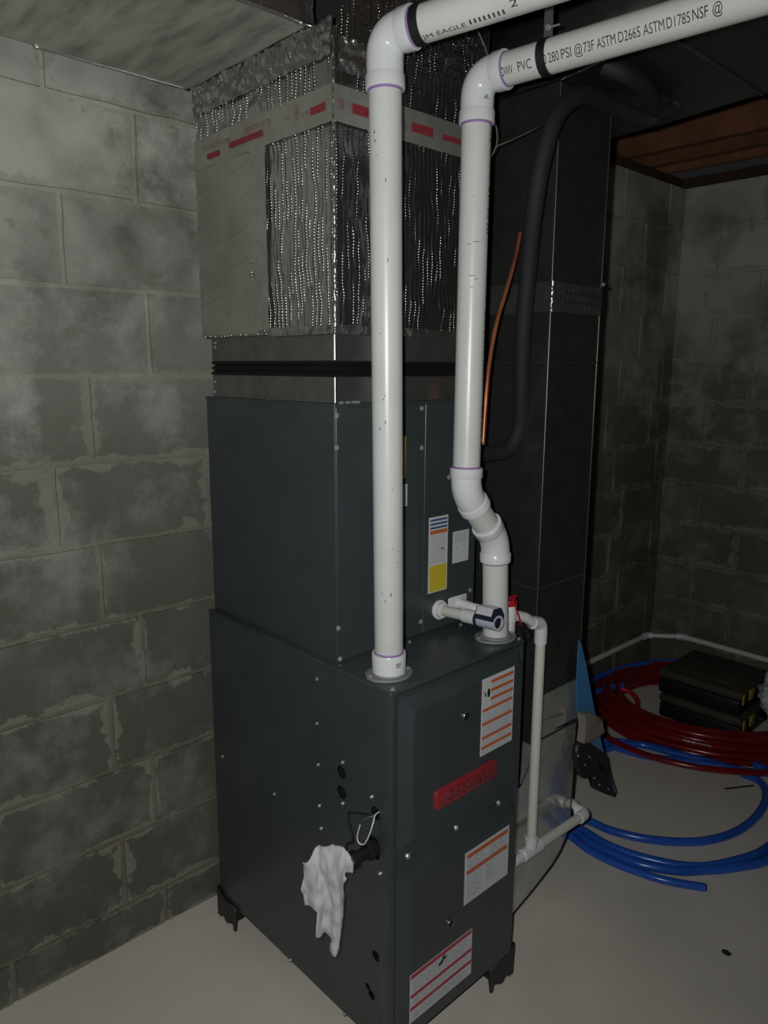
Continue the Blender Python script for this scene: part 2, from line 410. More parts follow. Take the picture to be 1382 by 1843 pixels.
# ------------------------------------------------------------------ furnace
YD = -.021                               # door face
fu = thing('furnace', 'tall slate grey gas furnace with red nameplate standing on black feet', 'furnace', (W/2, D/2, 0))
def yz(u, v): p = at(u, v, x=0); return (p.y, p.z)
def xz(u, v, y=YD): p = at(u, v, y=y); return (p.x, p.z)
holes = [circ(.1512, .6874, .0155), circ(.1517, .6388, .0155), circ(.0389, .6411, .0150), circ(.0456, .558, .0265),
         circ(.0375, .2954, .0125), circ(.0640, .199, .0085, 14), circ(.0520, .186, .0110, 14)]
side = plate([(0.0, ZB), (D, ZB), (D, ZT), (0.0, ZT)], holes, .0015, (0, 0, 0), (0, 1, 0), (0, 0, 1))
obj('side_panel', side, 'paint', fu)
bm = BM(); box(bm, (.035, .002, ZB+.001), (W-.002, D-.002, ZT-.003)); obj('inner_casing', bm, 'paint_dark', fu)
obj('right_side_panel', box(BM(), (W-.0019, 0, ZB), (W, D, ZT)), 'paint', fu)
obj('back_panel', box(BM(), (0.001, D-.0015, ZB), (W-.002, D, ZT-.001)), 'paint', fu)
bm = BM(); box(bm, (-.002, -.006, ZT-.010), (W+.002, D, ZT), .004, 3); obj('top_panel', bm, 'paint', fu, True, angle=40)
obj('bottom_rail', box(BM(), (.0, -.003, ZB), (W, D, ZB+.002)), 'paint', fu)
bm = BM(); box(bm, (-.0008, -.006, ZB), (.0165, .03, ZT-.009), .0035, 2); obj('corner_post', bm, 'paint', fu, True, angle=40)
bm = BM(); box(bm, (W-.012, -.004, ZB), (W+.0005, .02, ZT-.009), .002, 2); obj('corner_post', bm, 'paint', fu, True, angle=40)
def door(z0, z1, bt, bb):
    """pan door: flat flange, then a chamfer up to the raised field"""
    bm = BM(); y0, y1 = -.003, YD; xa, xb = .018, W-.013
    o_ = [(xa, z0), (xb, z0), (xb, z1), (xa, z1)]; i0 = [(xa+.002, z0+bb), (xb-.003, z0+bb), (xb-.003, z1-bt), (xa+.002, z1-bt)]
    i1 = [(xa+.031, z0+bb+.020), (xb-.012, z0+bb+.020), (xb-.012, z1-bt-.026), (xa+.031, z1-bt-.026)]
    def rr(pts, rad, n=5):
        out = []
        (x0_, z0_), (x1_, _), (_, z1_), _q = pts
        for cx, cz, a0 in ((x0_+rad, z0_+rad, 180), (x1_-rad, z0_+rad, 270), (x1_-rad, z1_-rad, 0), (x0_+rad, z1_-rad, 90)):
            for k in range(n+1):
                a = math.radians(a0+90*k/n); out.append((cx+rad*math.cos(a), cz+rad*math.sin(a)))
        return out
    L0 = [bm.verts.new((x, .004, z)) for x, z in rr(o_, .002)]
    L1 = [bm.verts.new((x, y0, z)) for x, z in rr(o_, .002)]
    L2 = [bm.verts.new((x, y0, z)) for x, z in rr(i0, .012)]
    L4 = [bm.verts.new((x, y1, z)) for x, z in rr(i1, .016)]
    n = len(L0)
    for A, B in ((L0, L1), (L1, L2), (L2, L4)):
        for k in range(n): bm.faces.new((A[k], A[(k+1) % n], B[(k+1) % n], B[k]))
    bm.faces.new(L4); return bm
d1 = obj('upper_door', door(.532, ZT-.012, .012, .028), 'paint', fu, True, angle=12)
d2 = obj('lower_door', door(ZB+.002, .529, .020, .004), 'paint', fu, True, angle=12)
# screws
for u, v in ((401, 1361), (571, 1222), (571, 1302), (573, 1376), (575, 1450), (578, 1491), (617, 1372), (617, 1446), (494, 1429), (669, 1434), (684, 1572), (522, 1728), (620, 1825)):
    screw(fu, at(u, v, x=-.0008), (-1, 0, 0), .0030)
for u, v in ((897, 1445), (821, 1490), (734, 1541)): screw(fu, at(u, v, y=-.003), (0, -1, 0), .0050)
for u, v in ((737, 1156), (829, 1125)): screw(fu, at(u, v, z=ZT), (0, 0, 1), .0035)
screw(fu, (.012, .004, ZT), (0, 0, 1), .0035); screw(fu, (.432, .006, ZT), (0, 0, 1), .0035)
# sight glass rings on the doors
def ring(name, parent, c, R, m, fill):
    bm = BM(); turned(bm, V(c)+V((0, .001, 0)), V(c)+V((0, -.005, 0)), [(0, R), (.8, R), (1, R*.93), (1, R*.78), (.4, R*.74)], 28)
    o = obj(name, bm, m, parent, True, angle=30)
    obj('lens', cyl(BM(), V(c)+V((0, 0, 0)), V(c)+V((0, -.0032, 0)), R*.75), fill, o)
x, z = xz(838, 1289); ring('sight_port', d1, (x, YD, z), .0125, 'galv', 'hole')
x, z = xz(809, 1661); ring('sight_port', d2, (x, YD, z), .0115, 'galv', 'paint_dark')
# stickers
def sticker(parent, quad, y, name, bars, label, printing=None, ground='white', marks=None, n=(0, -1, 0)):
    """quad px corners TL,TR,BR,BL on plane y; bars = (v0,v1,u0,u1,material)"""
    P = [at(u, v, y=y) for u, v in quad]
    x0 = (P[0].x+P[3].x)/2; x1 = (P[1].x+P[2].x)/2; z1 = (P[0].z+P[1].z)/2; z0 = (P[2].z+P[3].z)/2; w_ = x1-x0; h_ = z1-z0
    bm = BM(); box(bm, (x0, y-.0006, z0), (x1, y+.0004, z1)); o = obj(name, bm, ground, parent, label=label)
    for (a, b_, c, d, m) in bars:
        bm = BM(); box(bm, (x0+w_*c, y-.0010, z1-h_*b_), (x0+w_*d, y-.0005, z1-h_*a)); obj('colour_bar', bm, m, o)
    bm = BM(); rnd = random.Random(len(name)+int(x0*1e4))
    for (a, b_, c, d, step) in (printing or []):
        t = a
        while t < b_:
            xx = c
            while xx < d:
                l = rnd.uniform(.03, .13)
                if xx+l > d: break
                box(bm, (x0+w_*xx, y-.0009, z1-h_*(t+step*.38)), (x0+w_*(xx+l), y-.0006, z1-h_*t)); xx += l+.02
            t += step
    if len(bm.verts): obj('small_print', bm, 'printg', o, kind='stuff')
    for s in (marks or []):
        mm = prism([(x0+w_*a, z1-h_*b_) for a, b_ in s], .0006, (0, y-.0009, 0), (1, 0, 0), (0, 0, 1)); obj('pictogram', mm, 'inkd', o)
    return o
yd = YD-.0006
hexm = lambda cx, cy, rx, ry: [(cx+rx*math.cos(math.pi*k/3), cy+ry*math.sin(math.pi*k/3)) for k in range(6)]
fl_ = [(.02+.0, .98)]
sticker(d1, ((866, 1224), (924, 1200), (922, 1332), (866, 1360)), yd, 'warning_sticker',
        [(.05, .09, .27, .97, 'orange'), (.16, .20, .27, .97, 'orange'), (.27, .31, .27, .97, 'orange'), (.39, .43, .03, .97, 'orange'), (.57, .61, .03, .97, 'orange'), (.75, .79, .03, .97, 'orange'), (.88, .92, .03, .97, 'orange')],
        'white sticker with orange bars, upper right of upper door', [(.10, .15, .30, .95, .018), (.21, .26, .30, .95, .018), (.32, .38, .30, .95, .018), (.45, .56, .05, .95, .018), (.63, .74, .05, .95, .018), (.81, .87, .05, .95, .018), (.94, .98, .05, .9, .018)],
        marks=[hexm(.20, .20, .045, .06), [(.07, .17), (.11, .19), (.10, .21), (.13, .22), (.12, .24), (.08, .22), (.09, .20), (.06, .18)]])
sticker(d2, ((836, 1535), (915, 1488), (914, 1574), (836, 1627)), yd, 'warning_sticker',
        [(.05, .13, .04, .96, 'orange'), (.36, .44, .04, .96, 'orange')], 'white sticker with two orange bars, upper right of lower door',
        [(.16, .34, .06, .48, .035), (.16, .34, .54, .94, .035), (.48, .92, .06, .40, .035), (.48, .80, .46, .70, .035)])
sticker(d2, ((737.6, 1753), (849.6, 1674), (846.8, 1755.7), (736.7, 1838.5)), yd, 'danger_sticker',
        [(.01, .09, .01, .99, 'pink'), (.42, .49, .01, .99, 'pink'), (.68, .75, .01, .99, 'pink')], 'white sticker with red bars at foot of lower door',
        [(.12, .38, .05, .95, .035), (.52, .66, .05, .95, .035), (.80, .95, .05, .95, .035)],
        marks=[[(.44, .22), (.50, .17), (.52, .20), (.50, .25), (.45, .26)], [(.50, .12), (.54, .10), (.53, .16), (.58, .15), (.55, .20), (.50, .18)]])
# nameplate
P = [at(u, v, y=YD) for u, v in ((779, 1422), (890, 1368), (889, 1400), (781, 1453))]
x0, x1 = (P[0].x+P[3].x)/2, (P[1].x+P[2].x)/2; z1 = (P[0].z+P[1].z)/2; z0 = (P[2].z+P[3].z)/2
bm = BM(); box(bm, (x0, YD-.009, z0), (x1, YD+.001, z1))
es = [e for e in bm.edges if abs(e.verts[0].co.y-e.verts[1].co.y) > .005]
bmesh.ops.bevel(bm, geom=es, offset=.009, segments=4, affect='EDGES', profile=.5)
es = [e for e in bm.edges if abs(e.verts[0].co.y-(YD-.009)) < 1e-4 and abs(e.verts[1].co.y-(YD-.009)) < 1e-4]
bmesh.ops.bevel(bm, geom=es, offset=.0035, segments=2, affect='EDGES', profile=.5)
np_ = obj('nameplate', bm, 'badge', d1, True, angle=40, label='raised red nameplate')
bm = text_mesh('Goodman', 1, .012); xs = [v.co.x for v in bm.verts]; mn, mx = min(xs), max(xs)
geo_ = bmesh.ops.extrude_face_region(bm, geom=bm.faces[:]); 
for v in [g for g in geo_['geom'] if isinstance(g, bmesh.types.BMVert)]: v.co.z += .02
for v in bm.verts:
    X = x0+(x1-x0)*.13+(v.co.x-mn)/(mx-mn)*(x1-x0)*.76; Z = z0+(z1-z0)*.30+v.co.y/.72*(z1-z0)*.46
    v.co = V((X, YD-.0088-v.co.z*.06, Z))
obj('lettering', bm, 'badge_l', np_)
# black feet under the four corners
def foot_mesh():
    """corner foot, corner at origin, body towards -x and +y; z from 0"""
    prof = [(0.006, .004), (-.012, .004), (-.015, .012), (-.028, .012), (-.034, .004), (-.045, .002), (-.057, .010), (-.062, .024), (-.072, .024), (-.078, -.0), (-.086, 0), (-.094, .050), (-.094, .074), (-.03, .074), (.001, .092), (.006, .092)]
    bm = prism([(a, max(b_, 0)) for a, b_ in prof], .006, (0, -.007, 0), (1, 0, 0), (0, 0, 1))
    b2 = prism([(-a, max(b_, 0)) for a, b_ in prof], .006, (.006, 0, 0), (0, 1, 0), (0, 0, 1)); join(bm, b2)
    box(bm, (-.06, -.004, .0), (.003, .06, .0665), .004); box(bm, (-.09, -.004, .060), (.003, .09, .0692))
    return bm
bm = foot_mesh(); me = bpy.data.meshes.new('foot'); bm.to_mesh(me); bm.free(); me.materials.append(M['blackp'])
for (x, y, sx, sy) in ((W, 0, 1, 1), (0, 0, -1, 1), (0, D, -1, -1), (W, D, 1, -1)):
    o = link(bpy.data.objects.new('foot', me)); o.parent = fu; o.location = (x-W/2, y-D/2, 0); o.scale = (sx, sy, 1)

# gas pipe stub through the side, its rag, and the loose wires
st0 = V((.03, .0456, .558)); ste = at(640, 1545, y=.0456)
stub = thing('gas_pipe_stub', 'short black pipe stub sticking out of the furnace side opening', 'pipe', tuple(st0))
a, b_ = st0, V((ste.x-.02, .0456, ste.z))
obj('pipe', cyl(BM(), a, b_, .0125), 'black', stub, True, angle=40)
bm = BM(); d_ = (b_-a); turned(bm, a+d_*.28, a+d_*.52, [(0, .0125), (0, .0195), (.25, .0205), (.75, .0205), (1, .019), (1, .0125)], 8); obj('coupling', bm, 'black', stub)
bm = BM(); turned(bm, a+d_*.78, a+d_*.99, [(0, .0125), (0, .018), (.8, .018), (1, .016)], 6); obj('end_cap', bm, 'black', stub)
hp = V((-.001, .0389, .641))
def pl(u, v, x): return at(u, v, x=x)
wt = thing('thermostat_wire', 'white wire hooked out of the small hole in the furnace side', 'wire', tuple(hp))
obj('conductor', tube(BM(), spline([V((.02, .036, .642)), pl(676, 1466, -.012), pl(671, 1483, -.028), pl(664, 1504, -.034), pl(655, 1519, -.036), pl(646, 1517, -.038), pl(643, 1505, -.04), pl(648, 1485, -.042)], 8), .0017, 10), 'pvc_fit', wt, True)
wk = thing('control_cable', 'black cable bent into a square loop between the side hole and the gas stub', 'wire', tuple(hp))
obj('sheath', tube(BM(), fillet([V((.02, .042, .640)), pl(668, 1466, -.01), pl(626, 1461, -.03), pl(627, 1476, -.035), pl(634, 1503, -.036), pl(636, 1516, -.036), pl(624, 1518, -.04), pl(622, 1533, -.045), pl(640, 1545, -.05)], .006, 5), .0022, 10), 'black', wk, True)
obj('bare_strand', tube(BM(), spline([V((.02, .040, .643)), pl(671, 1468, -.012), pl(660, 1473, -.02), pl(652, 1477, -.022)], 6), .0006, 6), 'screw', wk)
# rag: hanging cloth, real folds
rag = [(545, 1552), (558, 1545), (566, 1533), (580, 1525), (597, 1523), (615, 1527), (630, 1537), (636, 1550), (635, 1566), (619, 1574), (625, 1582), (617, 1592), (620, 1615), (617, 1650), (610, 1690), (611, 1701), (604, 1709), (592, 1705), (594, 1694), (597, 1684), (568, 1681), (569, 1660), (571, 1633), (549, 1637), (546, 1615), (541, 1602), (547, 1580)]
def inside(p, poly):
    c = False; j = len(poly)-1
    for i in range(len(poly)):
        if (poly[i][1] > p[1]) != (poly[j][1] > p[1]) and p[0] < (poly[j][0]-poly[i][0])*(p[1]-poly[i][1])/(poly[j][1]-poly[i][1])+poly[i][0]: c = not c
        j = i
    return c
def nearest(p, poly):
    best = None
    for i in range(len(poly)):
        a = poly[i-1]; b_ = poly[i]; dx, dy = b_[0]-a[0], b_[1]-a[1]; t = max(0, min(1, ((p[0]-a[0])*dx+(p[1]-a[1])*dy)/(dx*dx+dy*dy)))
        q = (a[0]+dx*t, a[1]+dy*t); dd = math.hypot(q[0]-p[0], q[1]-p[1])
        if best is None or dd < best[0]: best = (dd, q)
    return best
def cloth(poly, P0, nrm, depth, step, wrap):
    nrm = V(nrm).normalized(); bm = BM(); g = {}
    us = [p[0] for p in poly]; vs = [p[1] for p in poly]
    ni = int((max(us)-min(us))/step)+3; nj = int((max(vs)-min(vs))/step)+3
    for i in range(ni):
        for j in range(nj):
            u = min(us)+(i-1)*step; v = min(vs)+(j-1)*step
            dd, q = nearest((u, v), poly)
            if inside((u, v), poly) or dd < step*.72:
                if dd < step*.72 and (not inside((u, v), poly) or dd < step*.35): u, v = q
                g[i, j] = (u, v, dd)
    vv = {}
    for k, (u, v, dd) in g.items():
        r = ray(u, v); t = (P0-CAM).dot(nrm)/r.dot(nrm); p = CAM+r*t
        vv[k] = bm.verts.new(p + nrm*depth(u, v))
    for (i, j) in g:
        q = [(i, j), (i+1, j), (i+1, j+1), (i, j+1)]
        if all(x in vv for x in q): bm.faces.new([vv[x] for x in q])
    return bm
cn = V((-.62, -.78, 0)).normalized()
def rdep(u, v):
    t = (v-1523)/186
    f = .010*math.sin((u-.28*(v-1523)*.3)/6.2+1.2*math.sin(v/38))*min(1, .25+t*1.1)
    f += .0065*noise.noise(V((u/9, v/22, 1)))+.006*noise.noise(V((u/26, v/30, 5)))
    top = max(0, 1-(v-1523)/30)
    cx = .014*math.exp(-((u-600)/24)**2)
    return f+cx*(1-t*.5)-.020*top*top
bm = cloth(rag, b_+V((0, 0, 0))+cn*.022, cn, rdep, 2.6, 0)
o = obj('rag', bm, 'cloth', None, True); T(o, 'crumpled white paper rag hanging over the black pipe stub', 'rag')
md = o.modifiers.new('s', 'SOLIDIFY'); md.thickness = .0016; md.offset = 0

# ------------------------------------------------------------------ evaporator coil cabinet
X0 = .0175; X1 = .4745; Y0 = .1852; Y1 = .70; ZC = 1.4847
cc = thing('coil_cabinet', 'slate grey evaporator coil cabinet stacked on top of the furnace', 'coil cabinet', ((X0+X1)/2, (Y0+Y1)/2, ZT))
obj('casing', box(BM(), (X0, Y0+.002, ZT+.0005), (X1, Y1, ZC), .0012), 'paint', cc)
bm = BM(); box(bm, (X0+.0005, Y0-.002, ZT+.004), (.2820, Y0+.003, ZC-.004), .0012); obj('access_panel', bm, 'paint', cc)
bm = BM(); box(bm, (.2845, Y0-.001, ZT+.004), (X1-.0005, Y0+.003, ZC-.004), .0012); obj('access_panel', bm, 'paint', cc)
bm = BM(); box(bm, (X0-.004, Y0-.003, ZC-.001), (X1+.003, Y1, ZC+.004), .001); obj('top_flange', bm, 'paint', cc)
for u, v in ((606, 748), (606, 806), (609, 1131), (759, 806), (757, 1119), (759, 735), (846, 1062), (808, 859), (612, 1186)):
    screw(cc, at(u, v, y=Y0-.002), (0, -1, 0), .0042)
yc = Y0-.0022
sticker(cc, ((772, 932), (807, 926), (803, 1059), (770, 1070)), yc, 'instruction_sticker',
        [(.03, .055, .06, .95, 'navy'), (.08, .105, .06, .95, 'navy'), (.13, .155, .06, .95, 'navy'), (.175, .225, .06, .95, 'orange'), (.64, .985, .05, .95, 'yellow')], 'tall sticker, blue stripes above and yellow below',
        [(.24, .62, .08, .92, .020)], marks=[[(.68, .425), (.76, .425), (.76, .445), (.68, .445)]])
s_ = sticker(cc, ((815, 958), (844, 951), (842, 1007), (814, 1015)), yc+.001, 'rating_plate', [], 'white rating plate', [(.08, .38, .1, .9, .045), (.50, .56, .15, .4, .03), (.48, .54, .6, .85, .03)])
sticker(cc, ((722, 785), (729, 786), (731, 861), (722, 861)), yc, 'yellow_tag', [], 'yellow sticker edge beside the tall vent pipe', ground='yellow')
sticker(cc, ((722, 872), (731, 871), (734, 910), (722, 913)), yc, 'paper_tag', [], 'small white paper tag', [(.1, .9, .5, .9, .1)])
# cross-shaped warning drops of sealant on the top joint
# ------------------------------------------------------------------ supply plenum: collar, black flexible joint, foil wrap
pn = thing('supply_plenum', 'supply plenum wrapped in silver bubble foil above the coil cabinet', 'duct', ((X0+X1)/2, (Y0+Y1)/2, ZC))
PX0, PX1, PY0, PY1 = .0190, .4600, .1870, .6660
def collar(z0, z1, name, ex=0):
    bm = BM(); box(bm, (PX0-ex, PY0-ex, z0), (PX1+ex, PY1+ex, z1), .0012); o = obj(name, bm, 'galv', pn); return o
c1 = collar(ZC+.004, 1.5436, 'lower_collar'); c2 = collar(1.5749, 1.640, 'upper_collar')
bm = BM(); zs = [1.5436, 1.547, 1.553, 1.5595, 1.566, 1.5715, 1.5749]; dx = [.000, .0045, -.004, .003, -.005, .003, 0]; rings = []
for z, e in zip(zs, dx): rings.append([bm.verts.new(p) for p in ((PX0-e, PY0-e, z), (PX1+e, PY0-e, z), (PX1+e, PY1+e, z), (PX0-e, PY1+e, z))])
for A, B in zip(rings, rings[1:]):
    for k in range(4): bm.faces.new((A[k], A[(k+1) % 4], B[(k+1) % 4], B[k]))
obj('flexible_connector', bm, 'black', pn)
for o_, z0, z1 in ((c1, ZC+.006, 1.543), (c2, 1.576, 1.628)):
    obj('corner_seam', box(BM(), (PX0-.0015, PY0-.0015, z0), (PX0+.0035, PY0+.0035, z1), .001), 'seam', o_)
for v in (625, 617, 687, 705): screw(c1 if v > 650 else c2, (PX0-.0002, at(388, v, x=PX0).y, at(388, v, x=PX0).z), (-1, 0, 0), .0025)
for x, y in ((.030, .180), (.052, .1845), (.068, .1845), (.075, .181)):
    bm = BM(); bmesh.ops.create_icosphere(bm, subdivisions=2, radius=.0058)
    for v in bm.verts: v.co = V((v.co.x*1.5, v.co.y*.6, v.co.z*.55))*(1+.3*noise.noise(v.co*300+V((x*99, 0, 0))))+V((x, y, ZC+.0065))
    obj('sealant_blob', bm, 'gasket', pn, True)
for u, v in ((474, 722), (482, 721)): screw(pn, at(u, v, x=PX0), (-1, 0, 0), .002)
# foil sheet grids with real crinkles
def foil_grid(o, ax, ay, nrm, w_, h_, nx, nz, f, clip=None):
    bm = BM(); g = {}
    o = V(o); ax = V(ax); ay = V(ay); nrm = V(nrm)
    for i in range(nx+1):
        for j in range(nz+1):
            a = w_*i/nx; b2 = h_*j/nz
            if clip:
                a, b2 = clip(a, b2)
            g[i, j] = bm.verts.new(o+ax*a+ay*b2+nrm*f(a, b2))
    for i in range(nx):
        for j in range(nz): bm.faces.new((g[i, j], g[i+1, j], g[i+1, j+1], g[i, j+1]))
    return bm
FX0, FX1, FY0, FY1, FZ0, FZ1 = .0110, .4640, .1760, .6860, 1.632, 2.445
rnd = random.Random(3); ribs = []; t = 0
while t < 1.2: ribs.append((t, rnd.uniform(.4, 1))); t += rnd.uniform(.009, .019)
def ribf(s, z):
    h = 0
    for c, a in ribs:
        if abs(s-c) < .006: h += a*.0009*math.exp(-((s-c)/.0026)**2)*(.55+.45*math.sin(z*780+c*900))
    return h
def edge(t, L, k=.02): return max(0, min(1, t/k, (L-t)/k))
def left_f(a, b2):     # a along +y from front, b2 up
    e = edge(a, FY1-FY0); q = V((a*26, b2*26, 2))
    rr = max(0, min(1, (.222-a)/.012))
    up = max(0, min(1, (b2-.46)/.10))
    h = rr*ribf(a, b2)+noise.noise(q)*.0022+noise.noise(q*.3)*.005+abs(noise.noise(V((a*60, b2*60, 7))))*.0035*up
    if a >= .235: h += .0022*math.sin(b2*150+6*noise.noise(V((a*4, b2*8, 1))))*(.5+.5*noise.noise(V((a*5, b2*14, 4))))+.002
    return h*e
def front_f(a, b2):
    e = edge(a, FX1-FX0); q = V((a*26, b2*26, 12)); up = max(0, min(1, (b2-.46)/.10))
    return (ribf(a+.55, b2)+noise.noise(q)*.0026+noise.noise(q*.3)*.005+abs(noise.noise(V((a*60, b2*60, 9))))*.004*up)*e
ZL = 2.200-FZ0
fo1 = obj('foil_wrap', foil_grid((FX0, FY0, FZ0), (0, 1, 0), (0, 0, 1), (-1, 0, 0), FY1-FY0, ZL, 150, 150, left_f), 'foil', pn, True)
def clipf(a, b2):
    zt = 2.165-FZ0; hh = FZ1-FZ0
    if b2 > zt: a = max(a, (b2-zt)*.40*1.0)
    return a, b2
fo2 = obj('foil_wrap', foil_grid((FX0, FY0, FZ0), (1, 0, 0), (0, 0, 1), (0, -1, 0), FX1-FX0, FZ1-FZ0, 140, 190, front_f, clipf), 'foil_front', pn, True)
obj('core', box(BM(), (FX0+.010, FY0+.010, FZ0+.002), (FX1-.002, FY1-.004, 2.19)), 'galv', pn)
obj('core', box(BM(), (FX0+.14, FY0+.012, 2.185), (FX1-.002, FY1-.004, 2.448)), 'galv', pn)
obj('foil_wrap', foil_grid((FX1, FY0, FZ0), (0, 1, 0), (0, 0, 1), (1, 0, 0), FY1-FY0, FZ1-FZ0, 40, 60, lambda a, b2: .003*noise.noise(V((a*30, b2*30, 3)))*edge(a, FY1-FY0)), 'foil_smooth', pn, True)
obj('foil_wrap', foil_grid((FX0, FY1, FZ0), (1, 0, 0), (0, 0, 1), (0, 1, 0), FX1-FX0, ZL, 20, 20, lambda a, b2: 0), 'foil_smooth', pn, True)
# corner bead of pinched foil at the front-left edge
pts = []; z = FZ0-.002
while z < 2.172: pts.append(V((FX0+.002+.0022*noise.noise(V((z*70, 0, 0))), FY0+.002+.0022*noise.noise(V((z*70, 5, 0))), z))); z += .0035
obj('pinched_corner', tube(BM(), pts, [.0040+.0028*abs(noise.noise(V((p.z*110, 9, 2)))) for p in pts], 10), 'foil', pn, True)
# tape strips: the broad printed band and the edges
def strip(name, o_, ax, ay, nrm, w_, h_, m, amp=.0016, nx=60, nz=8, parent=pn, freq=40, f=None):
    return obj(name, foil_grid(o_, ax, ay, nrm, w_, h_, nx, nz, f or (lambda a, b2: amp*noise.noise(V((a*freq, b2*freq, w_*7)))+.0015)), m, parent, True)
zb0 = 2.018; zb1 = 2.083
tb = strip('tape_band', (FX0-.0055, FY0-.006, zb0), (0, 1, 0), (0, 0, 1), (-1, 0, 0), FY1-FY0+.006, zb1-zb0, 'tape')
tb2 = strip('tape_band', (FX0-.006, FY0-.0065, zb0), (1, 0, 0), (0, 0, 1), (0, -1, 0), FX1-FX0+.006, zb1-zb0, 'tape')
strip('tape_patch', (FX0-.0050, .435, FZ0+.004), (0, 1, 0), (0, 0, 1), (-1, 0, 0), FY1-.437, zb0-FZ0-.002, 'tape', .0035, 60, 150, f=lambda a, b2: .0012*noise.noise(V((a*14, b2*30, 1)))+.0060*max(0, noise.noise(V((a*5, b2*75+a*14, 4))))*min(1, a/.03)*min(1, max(0, noise.noise(V((b2*6, 2, 2)))+.7))+.0010)
strip('tape_strip', (FX0-.0070, .392, FZ0+.010), (0, 1, 0), (0, 0, 1), (-1, 0, 0), .056, zb0-FZ0-.01, 'tape', .002, 10, 60)
strip('hem_tape', (FX0-.0058, FY0-.003, FZ0-.004), (0, 1, 0), (0, 0, 1), (-1, 0, 0), .235, .018, 'foil_smooth', .004, 60, 5)
strip('hem_tape', (FX0-.003, FY0-.0058, FZ0-.004), (1, 0, 0), (0, 0, 1), (0, -1, 0), FX1-FX0, .018, 'foil_smooth', .004, 80, 5)
strip('foil_flap', (FX0-.004, FY0, 2.135), (0, 1, 0), (0, 0, 1), (-1, 0, 0), FY1-FY0, .064, 'foil_smooth', .007, 130, 18, freq=75)
strip('foil_flap', (FX0+.01, FY0-.003, 2.11), (1, 0, 0), (0, 0, 1), (0, -1, 0), .16, .06, 'foil_smooth', .006, 60, 18, freq=75)
# red print on the tape
def print_marks(o_, ax, nrm, L, z0, parent, spans):
    bm = BM(); ax = V(ax); nrm = V(nrm); rn = random.Random(5)
    for s0, s1, h0, h1, kind in spans:
        if kind == 'bar':
            n = 14
            for k in range(n):
                a = s0+(s1-s0)*k/n; b2 = s0+(s1-s0)*(k+1)/n
                q = [V(o_)+ax*x_+V((0, 0, z0+zz))+nrm*.0036 for x_, zz in ((a, h0), (b2, h0), (b2, h1+rn.uniform(-.001, .001)), (a, h1+rn.uniform(-.001, .001)))]
                bm.faces.new([bm.verts.new(p) for p in q])
        else:
            a = s0
            while a < s1-.004:
                wd = rn.uniform(.003, .007)
                tm = text_mesh(rn.choice('RAF81TESW'), 1)
                for v in tm.verts: v.co = V(o_)+ax*(a+v.co.x/.7*wd)+V((0, 0, z0+h0+v.co.y/.7*(h1-h0)))+nrm*.0038
                join(bm, tm); a += wd+.0015
    return obj('red_print', bm, 'flapink', parent, kind='stuff')
oL = (FX0-.0055, FY0-.006, 0)
print_marks(oL, (0, 1, 0), (-1, 0, 0), .5, zb0, tb, [(.020, .065, .022, .036, 'bar'), (.070, .10, .026, .034, 't'), (.105, .118, .022, .050, 't'), (.135, .16, .030, .038, 't'), (.20, .21, .022, .048, 't'), (.22, .30, .036, .048, 't'), (.23, .36, .020, .032, 'bar'), (.36, .47, .034, .044, 't'), (.40, .455, .014, .026, 'bar')])
oF = (FX0-.006, FY0-.0065, 0)
print_marks(oF, (1, 0, 0), (0, -1, 0), .4, zb0, tb2, [(.008, .022, .020, .040, 't'), (.045, .125, .022, .040, 'bar'), (.13, .20, .022, .036, 't'), (.205, .27, .022, .040, 'bar'), (.30, .42, .024, .036, 'bar')])

# ------------------------------------------------------------------ horizontal foil-board trunk over the left wall
tr = thing('supply_duct', 'wide foil-faced supply duct under the ceiling above the block wall at left', 'duct', (-.9, .47, 2.2))
TZ = 2.2005
bm = foil_grid((.004, .236, TZ), (-1, 0, 0), (0, 1, 0), (0, 0, -1), 1.9, .462, 90, 30, lambda a, b2: .004*noise.noise(V((a*4, b2*7, 0)))+.0016*noise.noise(V((a*30, b2*6, 1))))
obj('bottom_panel', bm, 'trunk', tr, True)
obj('duct_body', box(BM(), (-1.9, .240, TZ+.004), (.006, .696, 2.448)), 'galv', tr)
pts = [V((.004-.03*k, .236+.003*noise.noise(V((k*1.3, 0, 0))), TZ-.002+.003*noise.noise(V((k*1.3, 4, 0))))) for k in range(60)]
obj('front_edge_foil', tube(BM(), pts, [.005+.003*abs(noise.noise(V((k*2.1, 1, 1)))) for k in range(60)], 8), 'foil_smooth', tr, True)
pts = [V((.004-.012*k, .699, TZ-.001+.0015*noise.noise(V((k*1.3, 4, 0))))) for k in range(30)]
obj('rear_edge_foil', tube(BM(), pts, .0028, 8), 'seam', tr, True)
strip('foil_flap', (.008, .232, TZ-.004), (0, 1, 0), (0, 0, 1), (1, 0, 0), .46, .246, 'foil_smooth', .008, 40, 24, tr)
strip('foil_flap', (-.9, .236, TZ), (1, 0, 0), (0, 0, 1), (0, -1, 0), .91, .246, 'foil_smooth', .006, 60, 20, tr)

